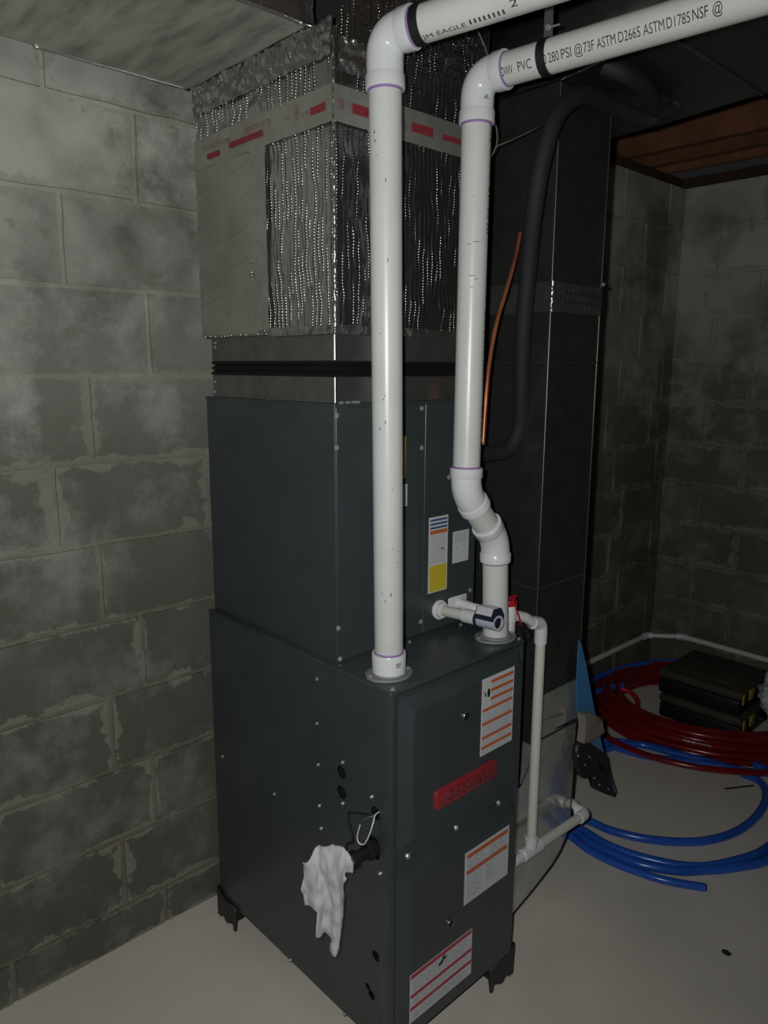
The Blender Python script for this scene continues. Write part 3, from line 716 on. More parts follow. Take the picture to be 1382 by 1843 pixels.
# ------------------------------------------------------------------ return duct: drop, boot, and overhead run
rd = thing('return_duct', 'tall dark galvanized return duct standing behind the furnace', 'duct', (.75, .35, 0))
RX0, RX1, RY0, RY1 = .6350, .8620, .1000, .6000
def panel(name, o_, ax, ay, nrm, w_, h_, m, seed, amp=.004, nx=10, nz=30, parent=rd):
    return obj(name, foil_grid(o_, ax, ay, nrm, w_, h_, nx, nz, lambda a, b2: amp*noise.noise(V((a*3, b2*2.2, seed)))*edge(a, w_, .03)*edge(b2, h_, .03)), m, parent, True)
ZQ = .900
panel('left_panel', (RX0, RY0, ZQ), (0, 1, 0), (0, 0, 1), (-1, 0, 0), RY1-RY0, 2.22-ZQ, 'galv_drop', 1)
panel('front_panel', (RX0, RY0, ZQ), (1, 0, 0), (0, 0, 1), (0, -1, 0), RX1-RX0, 2.22-ZQ, 'galv_drop', 2)
panel('left_panel', (RX0, RY0, .54), (0, 1, 0), (0, 0, 1), (-1, 0, 0), RY1-RY0, ZQ-.54, 'galv_drop', 3)
panel('front_panel', (RX0, RY0+.001, .672), (1, 0, 0), (0, 0, 1), (0, -1, 0), RX1-RX0, ZQ-.672, 'galv_drop', 4)
panel('front_panel', (RX0, RY0, .535), (1, 0, 0), (0, 0, 1), (0, -1, 0), RX1-RX0, .672-.535, 'galv_boot', 5)  # lightened like the boot to suggest mirrored floor
obj('right_panel', box(BM(), (RX1-.002, RY0, .535), (RX1, RY1, 2.22)), 'galv_drop', rd)
obj('rear_panel', box(BM(), (RX0, RY1-.002, .535), (RX1, RY1, 2.22)), 'galv_drop', rd)
obj('corner_seam', box(BM(), (RX0-.0018, RY0-.0018, .70), (RX0+.0022, RY0+.0022, 2.22), .001), 'seam', rd)
obj('corner_seam', box(BM(), (RX1-.0018, RY0-.0018, .535), (RX1+.001, RY0+.0022, 2.22), .001), 'galv', rd)
obj('cross_seam', box(BM(), (RX0-.003, RY0-.003, .985), (RX1+.001, RY1, .990), .001), 'galv', rd)
obj('cross_seam', box(BM(), (RX0-.002, RY0-.002, 1.575), (RX1+.001, RY1, 1.578), .001), 'galv', rd)
# tape band round the drop
for nm, o_, ax, nr, L in (('tape_band', (RX0, RY0-.002, 1.70), (1, 0, 0), (0, -1, 0), RX1-RX0), ('tape_band', (RX0-.002, RY0, 1.70), (0, 1, 0), (-1, 0, 0), RY1-RY0)):
    strip(nm, o_, ax, (0, 0, 1), nr, L, .072, 'galv', .003, 40, 8, rd, 22)
pts = [V((RX0+.002*noise.noise(V((k*.9, 0, 0))), RY0-.003+.003*noise.noise(V((k*.9, 3, 0))), 1.698+.004*k)) for k in range(20)]
obj('crumpled_tape_edge', tube(BM(), pts, [.006+.006*abs(noise.noise(V((k*1.7, 2, 3)))) for k in range(20)], 7), 'foil_smooth', rd, True)
bm = BM()
for k in range(9):
    q = V((RX0+.05+.02*k, RY0-.0062, 1.722)); 
    for e in (0, .022): box(bm, tuple(q+V((e*.2, 0, e))), tuple(q+V((.006+e*.2, .0006, e+.008))))
obj('tape_print', bm, 'inkd', rd, kind='stuff')
for u, v in ((1086, 512), (1041, 1186)): screw(rd, at(u, v, y=RY0-.0005), (0, -1, 0), .004)
# boot with the rounded heel, joining the furnace side low down
BX0 = W+.003
top = [(RX1+.001, .535), (RX0+.045, .540), (.600, .436), (BX0, .405)]
bot = [(BX0, .012), (.520, .016), (.5842, .034), (.66, .056), (.72, .077), (.7745, .098), (.815, .125), (.845, .162), (.861, .215)]
poly = top+bot
bm = prism(poly, .500, (0, RY0+.250, 0), (1, 0, 0), (0, 0, 1))
bt = obj('boot', bm, 'galv_boot', rd, label='galvanized boot with curved heel, lightened for mirrored floor')
pts = [V((x, RY0-.0008, z)) for x, z in bot]; obj('heel_seam', tube(BM(), pts, .0018, 6), 'black', bt)
obj('shoulder_seam', tube(BM(), [V((x, RY0-.0015, z)) for x, z in top], .0026, 6), 'galv_drop', bt)
obj('side_seam', tube(BM(), [V((.861, RY0-.0008, .215)), V((RX1, RY0-.0008, .535))], .0016, 6), 'galv_drop', bt)
bm = BM(); box(bm, (.462, .070, .448), (.512, .104, .520), .010, 3); dl = obj('damper_latch', bm, 'galv', rd, True, angle=50)
screw(dl, (.487, .070, .505), (0, -1, 0), .005); 
# overhead run
ov = thing('overhead_duct', 'dark sheet metal duct running overhead at upper right under the joists', 'duct', (.8, -.2, 2.22))
OZ = 2.222
pp = [(RX0-.006, .10), (.36, -1.5), (.83, -1.5), (1.115, .10), (1.135, .62), (RX0-.006, .62)]
bm = prism([(a, b2) for a, b2 in pp], .215, (0, 0, OZ+.1085), (1, 0, 0), (0, 1, 0)); obj('duct_body', bm, 'galv_drop', ov)
for t in (.18, .50, .82):
    a = V((RX0-.006, .10, 0)).lerp(V((.36, -1.5, 0)), t); b2 = V((1.115, .10, 0)).lerp(V((.83, -1.5, 0)), t)
    bm = BM(); tube(bm, [V((a.x, a.y, OZ-.001)), V((b2.x, b2.y, OZ-.001))], .004, 6); obj('drive_cleat', bm, 'galv', ov)
pts = [V((RX0-.008-.02*k*.171, .10-.02*k, OZ-.001+.003*noise.noise(V((k*.7, 0, 2))))) for k in range(28)]
obj('edge_foil', tube(BM(), pts, [.003+.003*abs(noise.noise(V((k*1.1, 3, 2)))) for k in range(28)], 7), 'foil_smooth', ov, True)

# ------------------------------------------------------------------ vent pipes
R2 = .03015
def elbow(bm, p, d1, d2, L, R, L2=None, rb=.0335, rc=.0362, cl=.024):
    L2 = L2 or L
    """p corner point, d1 incoming direction, d2 outgoing; L centre to face"""
    p = V(p); d1 = V(d1).normalized(); d2 = V(d2).normalized()
    a = p-d1*L; b2 = p+d2*L2; ang = d1.angle(d2); t = min(R*math.tan(ang/2), L-cl-.001, L2-cl-.001)
    path = [a, a+d1*.0015, a+d1*(cl-.002), a+d1*cl, a+d1*(cl+.0005)]; rad = [rc-.0012, rc, rc, rc-.0012, rb]
    s0 = p-d1*t; s1 = p+d2*t
    n = 12
    for k in range(n+1):
        s = k/n; path.append(s0*(1-s)**2+p*2*s*(1-s)+s1*s*s); rad.append(rb)
    path += [b2-d2*(cl+.0005), b2-d2*cl, b2-d2*(cl-.002), b2-d2*.0015, b2]; rad += [rb, rc-.0012, rc, rc, rc-.0012]
    q = [path[0]]; r_ = [rad[0]]
    for x_, y_ in zip(path[1:], rad[1:]):
        if (x_-q[-1]).length > 1e-5: q.append(x_); r_.append(y_)
    tube(bm, q, r_, 40)
    return a, b2
def pring(parent, p, d, r=R2):
    d = V(d).normalized(); p = V(p)
    bm = BM(); turned(bm, p-d*.0005, p+d*.0035, [(0, r+.0003), (0, r+.0011), (.6, r+.0011), (1, r+.0004)], 32); obj('primer_ring', bm, 'primer', parent, True)
def flange(parent, c, rot):
    bm = BM(); out = []
    for k in range(16):
        a = 2*math.pi*k/16; r = .043+.010*abs(math.cos(a))**3
        out.append((r*math.cos(a), r*math.sin(a)))
    cs, sn = math.cos(rot), math.sin(rot)
    f = plate(out, [], .006, (c[0], c[1], ZT+.0035), (cs, sn, 0), (-sn, cs, 0))
    o = obj('mounting_flange', f, 'gasket', parent)
    for sgn in (-1, 1): screw(o, (c[0]+sgn*.0455*cs, c[1]+sgn*.0455*sn, ZT+.006), (0, 0, 1), .0045)
    bm = BM(); turned(bm, (c[0], c[1], ZT+.006), (c[0], c[1], ZT+.012), [(0, .038), (.5, .038), (1, .034)], 32); obj('gasket', bm, 'gasket', o, True)
def pipe(parent, a, b2, r=R2, m='pvc', name='pipe', seg=40):
    return obj(name, cyl(BM(), a, b2, r, seg=seg), m, parent, True, angle=40)
UPV = V((0, 0, 1))
# near (left) vent pipe
A0 = V((.0577, .063, ZT)); A1 = V((.0375, .063, 2.140)); H1 = V((.245, -.966, .035)).normalized()
v1 = thing('vent_pipe', 'left white vent pipe rising straight from the furnace corner', 'pipe', tuple(A0))
up1 = (A1-A0).normalized()
bm = BM(); ea, eb = elbow(bm, A1, up1, H1, .088, .055, .061); e1 = obj('elbow', bm, 'pvc_fit', v1, True, angle=35)
pp1 = pipe(v1, A0+up1*.01, ea+up1*.012); pring(v1, ea, -up1)
ph1 = pipe(v1, eb-H1*.012, eb+H1*.95); pring(v1, eb, H1)
bm = BM(); turned(bm, A0+up1*.006, A0+up1*.052, [(0, .0335), (.05, .0355), (.95, .0362), (1, .0350)], 40); cp = obj('coupling', bm, 'pvc_fit', v1, True, angle=35); pring(v1, A0+up1*.052, up1)
flange(v1, A0, -.25)
bm = BM(); nC = (CAM-A0); nC.z = 0; nC = nC.normalized()
def words(parent, p, d, n0, r, lst, hgt, y0, m='ink', name='printed_text'):
    bm = BM()
    for s, xa, xb in lst: join(bm, word_on_pipe(s, p, d, n0, r, xa, xb, hgt, y0))
    return obj(name, bm, m, parent)
side = (V((CAM.x, CAM.y, CAM.z))-(A0+up1*.03)); rgt = side.cross(UPV).normalized()*-1
words(cp, A0+up1*.032, (nC.cross(UPV)*-1) if False else up1, nC, .0364, [], .004, 0) if False else None
# horizontal print of the near pipe
nh = (CAM-(eb+H1*.15)); nh = (nh-H1*nh.dot(H1)).normalized()
tw = lambda u, v: along(eb, H1, u, v)
words(ph1, eb, H1, nh, R2, [('JM EAGLE', tw(774, 82), tw(850, 49))], .0085, -.0250)
words(ph1, eb, H1, nh, R2, [('IIIIIIII', tw(856, 43), tw(918, 20))], .0085, -.0235)
words(ph1, eb, H1, nh, R2, [('2"  S', tw(930, 12), tw(985, -8))], .011, -.0160, 'inkd')
# right vent pipe: two offset bends
B0 = V((.3950, .048, ZT)); B1 = V((.3845, .050, 1.172)); B2 = V((.2745, .050, 1.295)); B3 = V((.2790, .050, 2.128)); H2 = V((.135, -.990, .012)).normalized()
v2 = thing('vent_pipe', 'right white vent pipe with an S-bend above the furnace top', 'pipe', tuple(B0))
db = (B1-B0).normalized(); dm = (B2-B1).normalized(); dt = (B3-B2).normalized()
bm = BM(); a1, b1 = elbow(bm, B1, db, dm, .054, .10, cl=.022); el1 = obj('elbow', bm, 'pvc_fit', v2, True, angle=35)
bm = BM(); a2, b2_ = elbow(bm, B2, dm, dt, .054, .10, cl=.022); obj('elbow', bm, 'pvc_fit', v2, True, angle=35)
bm = BM(); a3, b3 = elbow(bm, B3, dt, H2, .086, .060, .066, cl=.024); el3 = obj('elbow', bm, 'pvc_fit', v2, True, angle=35)
pipe(v2, B0+db*.008, a1+db*.01); pipe(v2, b1-dm*.01, a2+dm*.01); up2 = pipe(v2, b2_-dt*.01, a3+dt*.01)
ph2 = pipe(v2, b3-H2*.012, b3+H2*1.05)
pring(v2, a1, -db); pring(v2, b2_, dt); pring(v2, a3, -dt); pring(v2, b3, H2)
flange(v2, B0, -.35)
nh = (CAM-(b3+H2*.25)); nh = (nh-H2*nh.dot(H2)).normalized(); tw = lambda u, v: along(b3, H2, u, v)
words(ph2, b3, H2, nh, R2, [('DWV', max(tw(905, 135), .003), tw(936, 123))], .0150, -.0095, 'inkd')
words(ph2, b3, H2, nh, R2, [('PVC', tw(945, 120), tw(969, 112)), ('20', tw(983, 107), tw(996, 103)), ('280', tw(999, 101), tw(1018, 94)), ('PSI', tw(1022, 93), tw(1040, 87)), ('@', tw(1045, 86), tw(1060, 81)), ('73F', tw(1062, 80), tw(1081, 73)),
    ('ASTM', tw(1085, 70), tw(1119, 60)), ('D2665', tw(1124, 58), tw(1163, 47)), ('ASTM', tw(1168, 44), tw(1206, 33)), ('D1785', tw(1210, 32), tw(1252, 19))], .0160, -.0095, 'ink')
words(ph2, b3, H2, nh, R2, [('NSF', tw(1256, 17), tw(1284, 8)), ('@', tw(1292, 5), tw(1310, 0))], .0160, -.0085, 'inkd')
# upright print on the right limb of the right pipe
mid = (B2+B3)/2; n2 = CAM-mid; n2.z = 0; n2 = n2.normalized(); rg = n2.cross(UPV)*-1
nr = (n2*.30+(-n2.cross(UPV))*.95).normalized()
tz = lambda v: along(b2_, dt, 858, v)
nn = (n2*.36 + RT.normalized()*.93).normalized()
words(up2, b2_, dt, nn, R2, [('JM EAGLE', tz(425), tz(338)), ('2" S', tz(262), tz(222))], .0105, -.003, 'inkd')
words(up2, b2_, dt, nn, R2, [('PVC1120 SCH40', tz(330), tz(272)), ('ASTM D2665 NSF', tz(690), tz(560)), ('DWV 280 PSI', tz(840), tz(730))], .0060, .000, 'ink')
# scuffs on both pipes
def scuffs(parent, p, d, n0, lst):
    bm = BM(); d = V(d).normalized(); n0 = V(n0); n0 = (n0-d*n0.dot(d)).normalized(); up = n0.cross(d)
    for x, y, l, h in lst:
        n = 4; vs = []
        for k in range(n+1):
            for s in (0, 1):
                a = (y+h*k/n)/R2; vs.append(bm.verts.new(V(p)+d*(x+l*s*(1-.3*(k % 2)))+(n0*math.cos(a)+up*math.sin(a))*(R2+.0003)))
        for k in range(n): bm.faces.new((vs[2*k], vs[2*k+1], vs[2*k+3], vs[2*k+2]))
    return obj('scuff_marks', bm, 'gasket', parent, kind='stuff')
rn = random.Random(11)
nA = CAM-A0; nA.z = 0; nA.normalize()
scuffs(pp1, A0, up1, nA, [(rn.uniform(.1, 1.05), rn.uniform(-.02, .02), rn.uniform(.002, .008), rn.uniform(.0015, .004)) for _ in range(16)])
scuffs(up2, b2_, dt, n2, [(along(b2_, dt, 845, v), y, .002, h) for v, y, h in ((440, -.014, .014), (444, .004, .008), (500, -.006, .012), (506, -.012, .006), (520, -.002, .005), (375, -.002, .002), (360, .001, .002), (690, .004, .002))])
# small printed codes on the fittings
def code(parent, u, v, c, w_, h_, rot, rr=.0375):
    """bars printed on the fitting's skin; c = bend centre line point nearby"""
    d = ray(u, v).normalized(); c = V(c); t = (c-CAM).dot(d); q = CAM+d*t; off = (q-c).length
    hit = q-d*math.sqrt(max(rr*rr-off*off, 1e-6)); n = (hit-c).normalized()
    a = (RT-n*RT.dot(n)).normalized(); b4 = n.cross(a); cs, sn = math.cos(rot), math.sin(rot); ax = a*cs+b4*sn; ay = b4*cs-a*sn
    bm = BM(); rn_ = random.Random(int(u))
    x = -w_/2
    while x < w_/2:
        wd = rn_.uniform(.0006, .0016)
        vs = [bm.verts.new(hit+n*.0006+ax*p_+ay*q_) for p_, q_ in ((x, -h_/2), (x+wd, -h_/2), (x+wd, h_/2), (x, h_/2))]; bm.faces.new(vs); x += wd+rn_.uniform(.0005, .001)
    for k in range(2):
        y_ = -h_/2-.0022-.0022*k
        vs = [bm.verts.new(hit+n*.0006+ax*p_+ay*q_) for p_, q_ in ((-w_/2, y_), (w_/3, y_), (w_/3, y_+.001), (-w_/2, y_+.001))]; bm.faces.new(vs)
    obj('printed_code', bm, 'ink', parent)
code(el3, 873, 176, B3-V((0, 0, .030)), .013, .006, 1.0)
code(el1, 884, 970, B1+V((0, 0, -.005)), .013, .005, -1.3)
code(cp, 717, 1196, A0+up1*.032, .012, .005, 0.1)
# pipe hangers
def hanger(u, v, p, d, label, t_len):
    t = max(along(p, d, u, v), .0125); c = V(p)+V(d).normalized()*t
    h = thing('pipe_strap', label, 'strap', tuple(c), None)
    bm = BM(); dd = V(d).normalized(); turned(bm, c-dd*.0085, c+dd*.0085, [(0, R2+.0004), (0, R2+.0022), (1, R2+.0022), (1, R2+.0004)], 36); obj('band', bm, 'black', h, True, angle=35)
    return h, c, dd
h1, c1_, dd = hanger(745, 54, eb, H1, 'black strap round the left vent pipe beside its elbow', .1)
side_n = UPV.cross(dd).normalized()
ax_ = dd
bm = BM(); q = c1_-side_n*0
def tab(c, hgt, m, parent, name):
    up_ = UPV; s = UPV.cross(dd).normalized()
    bm = BM(); vs = []
    for dz in (R2-.002, R2+hgt):
        for a, b5 in ((-.0085, -.0012), (.0085, -.0012), (.0085, .0012), (-.0085, .0012)):
            vs.append(bm.verts.new(c+dd*a+s*b5+up_*dz))
    for f in ((0, 1, 5, 4), (1, 2, 6, 5), (2, 3, 7, 6), (3, 0, 4, 7), (4, 5, 6, 7), (3, 2, 1, 0)): bm.faces.new([vs[i] for i in f])
    return obj(name, bm, m, parent)
tab(c1_, .245, 'black', h1, 'hanging_tail')
h2, c2_, dd = hanger(985, 106, b3, H2, 'black strap round the right vent pipe with perforated steel hanger', .1)
tail = tab(c2_, .062, 'strapm', h2, 'steel_hanger')
s_ = UPV.cross(dd).normalized()
for dz in (.050, .07):
    p_ = c2_+UPV*dz
    if dz == .050:
        for sg in (1,):
            bm = BM(); turned(bm, p_-s_*.004, p_+s_*.004, [(0, .005), (1, .005)], 6); obj('bolt', bm, 'screw', tail)
            bm = BM(); tube(bm, [p_, p_+dd*.022+s_*.001], .0018, 8); obj('bolt', bm, 'screw', tail)

# ------------------------------------------------------------------ condensate drain and float switch
ds = thing('drain_safety_switch', 'grey and navy float switch on a short white pipe left of the right vent pipe', 'switch', tuple(at(790, 1097, y=Y0)))
q0 = at(790, 1097, y=Y0-.003); q0 = V((q0.x, Y0-.003, q0.z)); end = at(897, 1122, y=-.012)
dq = (end-q0).normalized(); Lq = (end-q0).length
bm = BM(); turned(bm, q0, q0+dq*.016, [(0, .024), (.25, .024), (.26, .0195), (1, .0185)], 24); obj('port_bushing', bm, 'pvc_fit', ds, True, angle=35)
obj('pipe', cyl(BM(), q0+dq*.01, q0+dq*Lq*.50, .0134), 'pvc_old', ds, True, angle=40)
bm = BM(); turned(bm, q0+dq*Lq*.44, q0+dq*Lq*.70, [(0, .0150), (.04, .0165), (1, .0168)], 28); obj('adapter', bm, 'pvc_fit', ds, True, angle=35)
bm = BM(); turned(bm, q0+dq*Lq*.68, q0+dq*Lq*.72, [(0, .0172), (0, .0195), (1, .0195), (1, .0172)], 28); obj('navy_collar', bm, 'navyp', ds, True, angle=35)
bm = BM(); turned(bm, q0+dq*Lq*.71, q0+dq*Lq, [(0, .0172), (.9, .0176), (1, .0176), (1, .0125), (.75, .0125)], 28); sb = obj('switch_body', bm, 'switch', ds, True, angle=35)
bm = BM(); cyl(bm, q0+dq*Lq*.90, q0+dq*(Lq-.004), .0124); obj('opening', bm, 'hole', sb)
sx = dq.cross(UPV).normalized(); sz = sx.cross(dq)
bm = BM(); cpt = q0+dq*Lq*.86
sec = [(-.0175, .006), (.0175, .006), (.0190, .017), (.0105, .034), (-.0105, .034), (-.0190, .017)]
rings = []
for s in (-.028, .027): rings.append([bm.verts.new(cpt+dq*s+sx*a+sz*b5) for a, b5 in sec])
for k in range(6): bm.faces.new((rings[0][k], rings[0][(k+1) % 6], rings[1][(k+1) % 6], rings[1][k]))
bm.faces.new(rings[0][::-1]); bm.faces.new(rings[1]); cap = obj('switch_cap', bm, 'navyp', ds)
bm = BM(); secl = [(.0196, .0185), (.0112, .0350), (-.0112, .0350), (-.0112, .0338), (.0104, .0338), (.0188, .0180)]
rings = [[bm.verts.new(cpt+dq*t_+sx*a+sz*b5) for a, b5 in secl] for t_ in (-.0245, .0235)]
for k in range(6): bm.faces.new((rings[0][k], rings[0][(k+1) % 6], rings[1][(k+1) % 6], rings[1][k]))
bm.faces.new(rings[0][::-1]); bm.faces.new(rings[1])
obj('cap_label', bm, 'white', cap)
# drain line: port, sweep to the trap, elbow, down to the tee and floor run
dr = thing('condensate_drain', 'white drain line from coil cabinet down to a tee by the furnace foot', 'pipe', (.585, .05, .2))
q1 = V((.412, Y0-.004, .979)); Rr = .0134
bm = BM(); box(bm, (.372, Y0-.008, .955), (.440, Y0-.002, 1.000), .004, 2); obj('port_plate', bm, 'pvc_fit', dr, True, angle=40)
trap = V((.452, .066, .955)); elb = V((.586, .05, .9130)); tee = V((.5866, .05, .2647)); el2_ = V((.8574, .05, .2542))
obj('pipe', tube(BM(), fillet([q1, q1+V((.002, -.05, -.003)), V((.452, .085, .966)), trap+V((.01, 0, 0))], .03, 6), Rr, 20), 'pvc_fit', dr, True, angle=40)
bm = BM(); turned(bm, (trap.x+.014, trap.y, trap.z-.050), (trap.x+.014, trap.y, trap.z+.036), [(0, .017), (.03, .0185), (.5, .0185), (.52, .0205), (.97, .0205), (1, .019)], 28); tp = obj('trap_body', bm, 'pvc_fit', dr, True, angle=35)
tt = trap+V((.014, 0, .036))
bm = BM(); turned(bm, tt, tt+V((0, 0, .014)), [(0, .0215), (.6, .0215), (1, .019)], 10); rc_ = obj('cleanout_cap', bm, 'redp', tp, label='red cleanout cap')
bm = BM(); box(bm, tuple(tt+V((-.026, -.006, .012))), tuple(tt+V((.028, .006, .020))), .002); obj('cap_wing', bm, 'redp', rc_)
obj('pipe', tube(BM(), fillet([trap+V((.02, 0, .010)), V((.52, .055, .948)), elb+V((-.03, 0, .012)), elb+V((0, 0, .004)), elb+V((0, 0, -.05))], .022, 7), .0136, 20), 'pvc_fit', dr, True, angle=40)
bm = BM(); tube(bm, fillet([elb+V((-.040, .001, .016)), elb+V((0, 0, .006)), elb+V((0, 0, -.048))], .022, 8), [.0168]*11, 24); obj('elbow', bm, 'pvc_fit', dr, True, angle=40)
obj('pipe', cyl(BM(), elb+V((0, 0, -.04)), tee+V((0, 0, .02)), Rr), 'pvc_old', dr, True, angle=40)
bm = BM(); turned(bm, tee+V((-.040, 0, .001)), tee+V((.040, 0, -.001)), [(0, .0155), (.02, .0172), (.98, .0172), (1, .0155)], 28)
turned(bm, tee+V((0, 0, .0)), tee+V((0, 0, .040)), [(0, .0165), (.55, .0165), (.56, .0178), (.97, .0178), (1, .0162)], 28); obj('tee', bm, 'pvc_fit', dr, True, angle=35)
obj('pipe', cyl(BM(), V((BX0-.02+.02, .05, tee.z+.003)), tee+V((-.03, 0, 0)), Rr), 'pvc_fit', dr, True, angle=40)
obj('pipe', cyl(BM(), tee+V((.03, 0, 0)), el2_+V((-.012, 0, 0)), Rr), 'pvc_old', dr, True, angle=40)
bm = BM(); tube(bm, fillet([el2_+V((-.032, 0, 0)), el2_+V((.004, 0, 0)), el2_+V((.006, .030, .000))], .016, 8), .0170, 24); obj('elbow', bm, 'pvc_fit', dr, True, angle=40)
obj('pipe', tube(BM(), [el2_+V((.006, .018, 0)), V((.8675, .082, .2542)), V((.8775, .100, .2542)), V((.887, .42, .2542))], Rr, 20), 'pvc_old', dr, True, angle=40)
# cleaning brush stuck at the trap
br = thing('trap_brush', 'small black bristle brush with a red stem beside the drain trap', 'brush', (.50, .03, .90))
bA = at(923, 1078, y=.035); bB = at(939, 1127, y=.022); bC = at(946, 1144, y=.020)
obj('stem', cyl(BM(), bA, bB, .0020, seg=10), 'redp', br, True, angle=40)
bm = BM(); rn = random.Random(2); ax_ = (bC-bB).normalized()
for k in range(900):
    c = bB.lerp(bC, rn.random()); dv = V((rn.gauss(0, 1), rn.gauss(0, 1), rn.gauss(0, 1))).normalized(); L_ = rn.uniform(.014, .023)
    s = dv.orthogonal().normalized()*.0009; vs = [bm.verts.new(c-s), bm.verts.new(c+s), bm.verts.new(c+dv*L_)]; bm.faces.new(vs)
obj('bristles', bm, 'black', br, kind='stuff')

# ------------------------------------------------------------------ refrigerant lines and wires
li = thing('suction_line', 'thick black foam-insulated refrigerant line looping up from the coil cabinet', 'pipe', (.475, .21, 1.35))
def yy(u, v, y): return at(u, v, y=y)
lp = [V((.470, .205, 1.350)), yy(880, 816, .205), yy(914, 808, .195), yy(935, 770, .18), yy(938, 700, .16), yy(941, 600, .14), yy(951, 480, .12), yy(962, 370, .08), yy(978, 280, .06), yy(1004, 205, .05), yy(1048, 172, .045), at(1094, 186, z=2.196), at(1135, 206, z=2.190), at(1166, 214, z=2.188), at(1186, 205, z=2.196)]
obj('insulation', tube(BM(), spline(lp, 10), .0205, 24), 'ins', li, True, angle=40)
bm = BM(); turned(bm, (.468, .205, 1.350), (.482, .205, 1.350), [(0, .030), (.4, .030), (1, .024)], 24); obj('grommet', bm, 'black', li, True, angle=40)
l2 = thing('suction_line', 'second black insulated line crossing under the overhead duct at upper right', 'pipe', (1.1, .1, 2.2))
obj('insulation', tube(BM(), spline([at(1085, 118, z=2.215), at(1120, 132, z=2.20), at(1150, 150, z=2.197), at(1168, 172, z=2.194), at(1180, 196, z=2.190), at(1206, 200, z=2.196), at(1216, 190, z=2.21)], 8), .0185, 20), 'ins', l2, True, angle=40)
cu = thing('liquid_line', 'thin bare copper tube with open lower end hanging right of the S-bend vent', 'pipe', tuple(yy(868, 798, .12)))
obj('tube', tube(BM(), spline([yy(869, 798, .10), yy(873, 740, .105), yy(880, 660, .11), yy(893, 585, .12), (yy(912, 520, .13)), yy(928, 462, .15), yy(936, 420, .17)], 8), .0049, 16), 'copper', cu, True, angle=40)
obj('end_rim', cyl(BM(), yy(869, 800, .10), yy(869, 795, .10), .0054), 'copper', cu)
w1 = thing('control_wire', 'thin grey wire curling behind the right vent pipe elbow', 'wire', tuple(yy(893, 260, .1)))
obj('conductor', tube(BM(), spline([yy(848, 30, .10), yy(862, 60, .10), yy(876, 95, .10), yy(884, 140, .11), yy(886, 200, .10), yy(894, 235, .095), yy(893, 262, .09), yy(880, 290, .10)], 8), .0016, 8), 'wire', w1, True)
w2 = thing('control_wire', 'thin pale wire slanting from right vent pipe to the black insulated line', 'wire', tuple(yy(930, 245, .1)))
obj('conductor', tube(BM(), [yy(892, 264, .09), yy(925, 250, .085), yy(955, 236, .08), yy(975, 226, .07)], .0012, 8), 'wire', w2, True)

# ------------------------------------------------------------------ hand saw hung on the duct
sw = thing('hand_saw', 'blue bladed hand saw with black handle hanging tip up on the duct', 'saw', tuple(at(1070, 1300, y=.07)))
YS = .085
def sp_(l): return [(p.x, p.z) for p in (at(u, v, y=YS) for u, v in l)]
bm = plate(sp_([(1041, 1152), (1046, 1160), (1055, 1200), (1066, 1260), (1078, 1320), (1090, 1372), (1108, 1424), (1102, 1430), (1094, 1424), (1080, 1372), (1058, 1335), (1040, 1300), (1036, 1240), (1039, 1190)]), [circ(*sp_([(1041.5, 1178)])[0], .003, 10)], .0022, (0, YS, 0), (1, 0, 0), (0, 0, 1))
obj('blade', bm, 'saw', sw)
hd = sp_([(1047, 1327), (1066, 1342), (1084, 1355), (1089, 1378), (1099, 1420), (1100, 1431), (1090, 1428), (1066, 1418), (1063, 1409), (1061, 1394), (1055, 1395), (1039, 1395), (1038, 1388), (1032, 1364), (1034, 1343)])
bm = plate(hd, [sp_([(1071, 1370), (1077, 1375), (1087, 1391), (1078, 1387), (1073, 1380)])], .022, (0, YS-.003, 0), (1, 0, 0), (0, 0, 1))
bmesh.ops.bevel(bm, geom=[e for e in bm.edges if e.is_manifold and e.calc_face_angle(0) > .9], offset=.003, segments=2, affect='EDGES', clamp_overlap=True)
ho = obj('handle', bm, 'blackp', sw)
for u, v in ((1040, 1360), (1052, 1376), (1060, 1362), (1069, 1400), (1078, 1412), (1094, 1420)):
    p_ = at(u, v, y=YS-.014); screw(ho, p_, (0, -1, 0), .0020)
cb = thing('beige_block', 'worn beige block wedged across the saw blade by the duct edge', 'block', tuple(at(1055, 1305, y=.06)))
bm = prism(sp_([(1036, 1281), (1043, 1277), (1056, 1281), (1068, 1290), (1072, 1312), (1060, 1320), (1048, 1328), (1034, 1332), (1038, 1303)]), .026, (0, YS-.0185, 0), (1, 0, 0), (0, 0, 1))
bmesh.ops.bevel(bm, geom=bm.edges[:], offset=.003, segments=2, affect='EDGES', clamp_overlap=True)
obj('slab', bm, 'card', cb, True, angle=40)
obj('tail', tube(BM(), [at(1000, 1311, y=YS-.012), at(1025, 1300, y=YS-.012), at(1038, 1296, y=YS-.012)], [.0015, .003, .005], 8), 'inkd', cb)

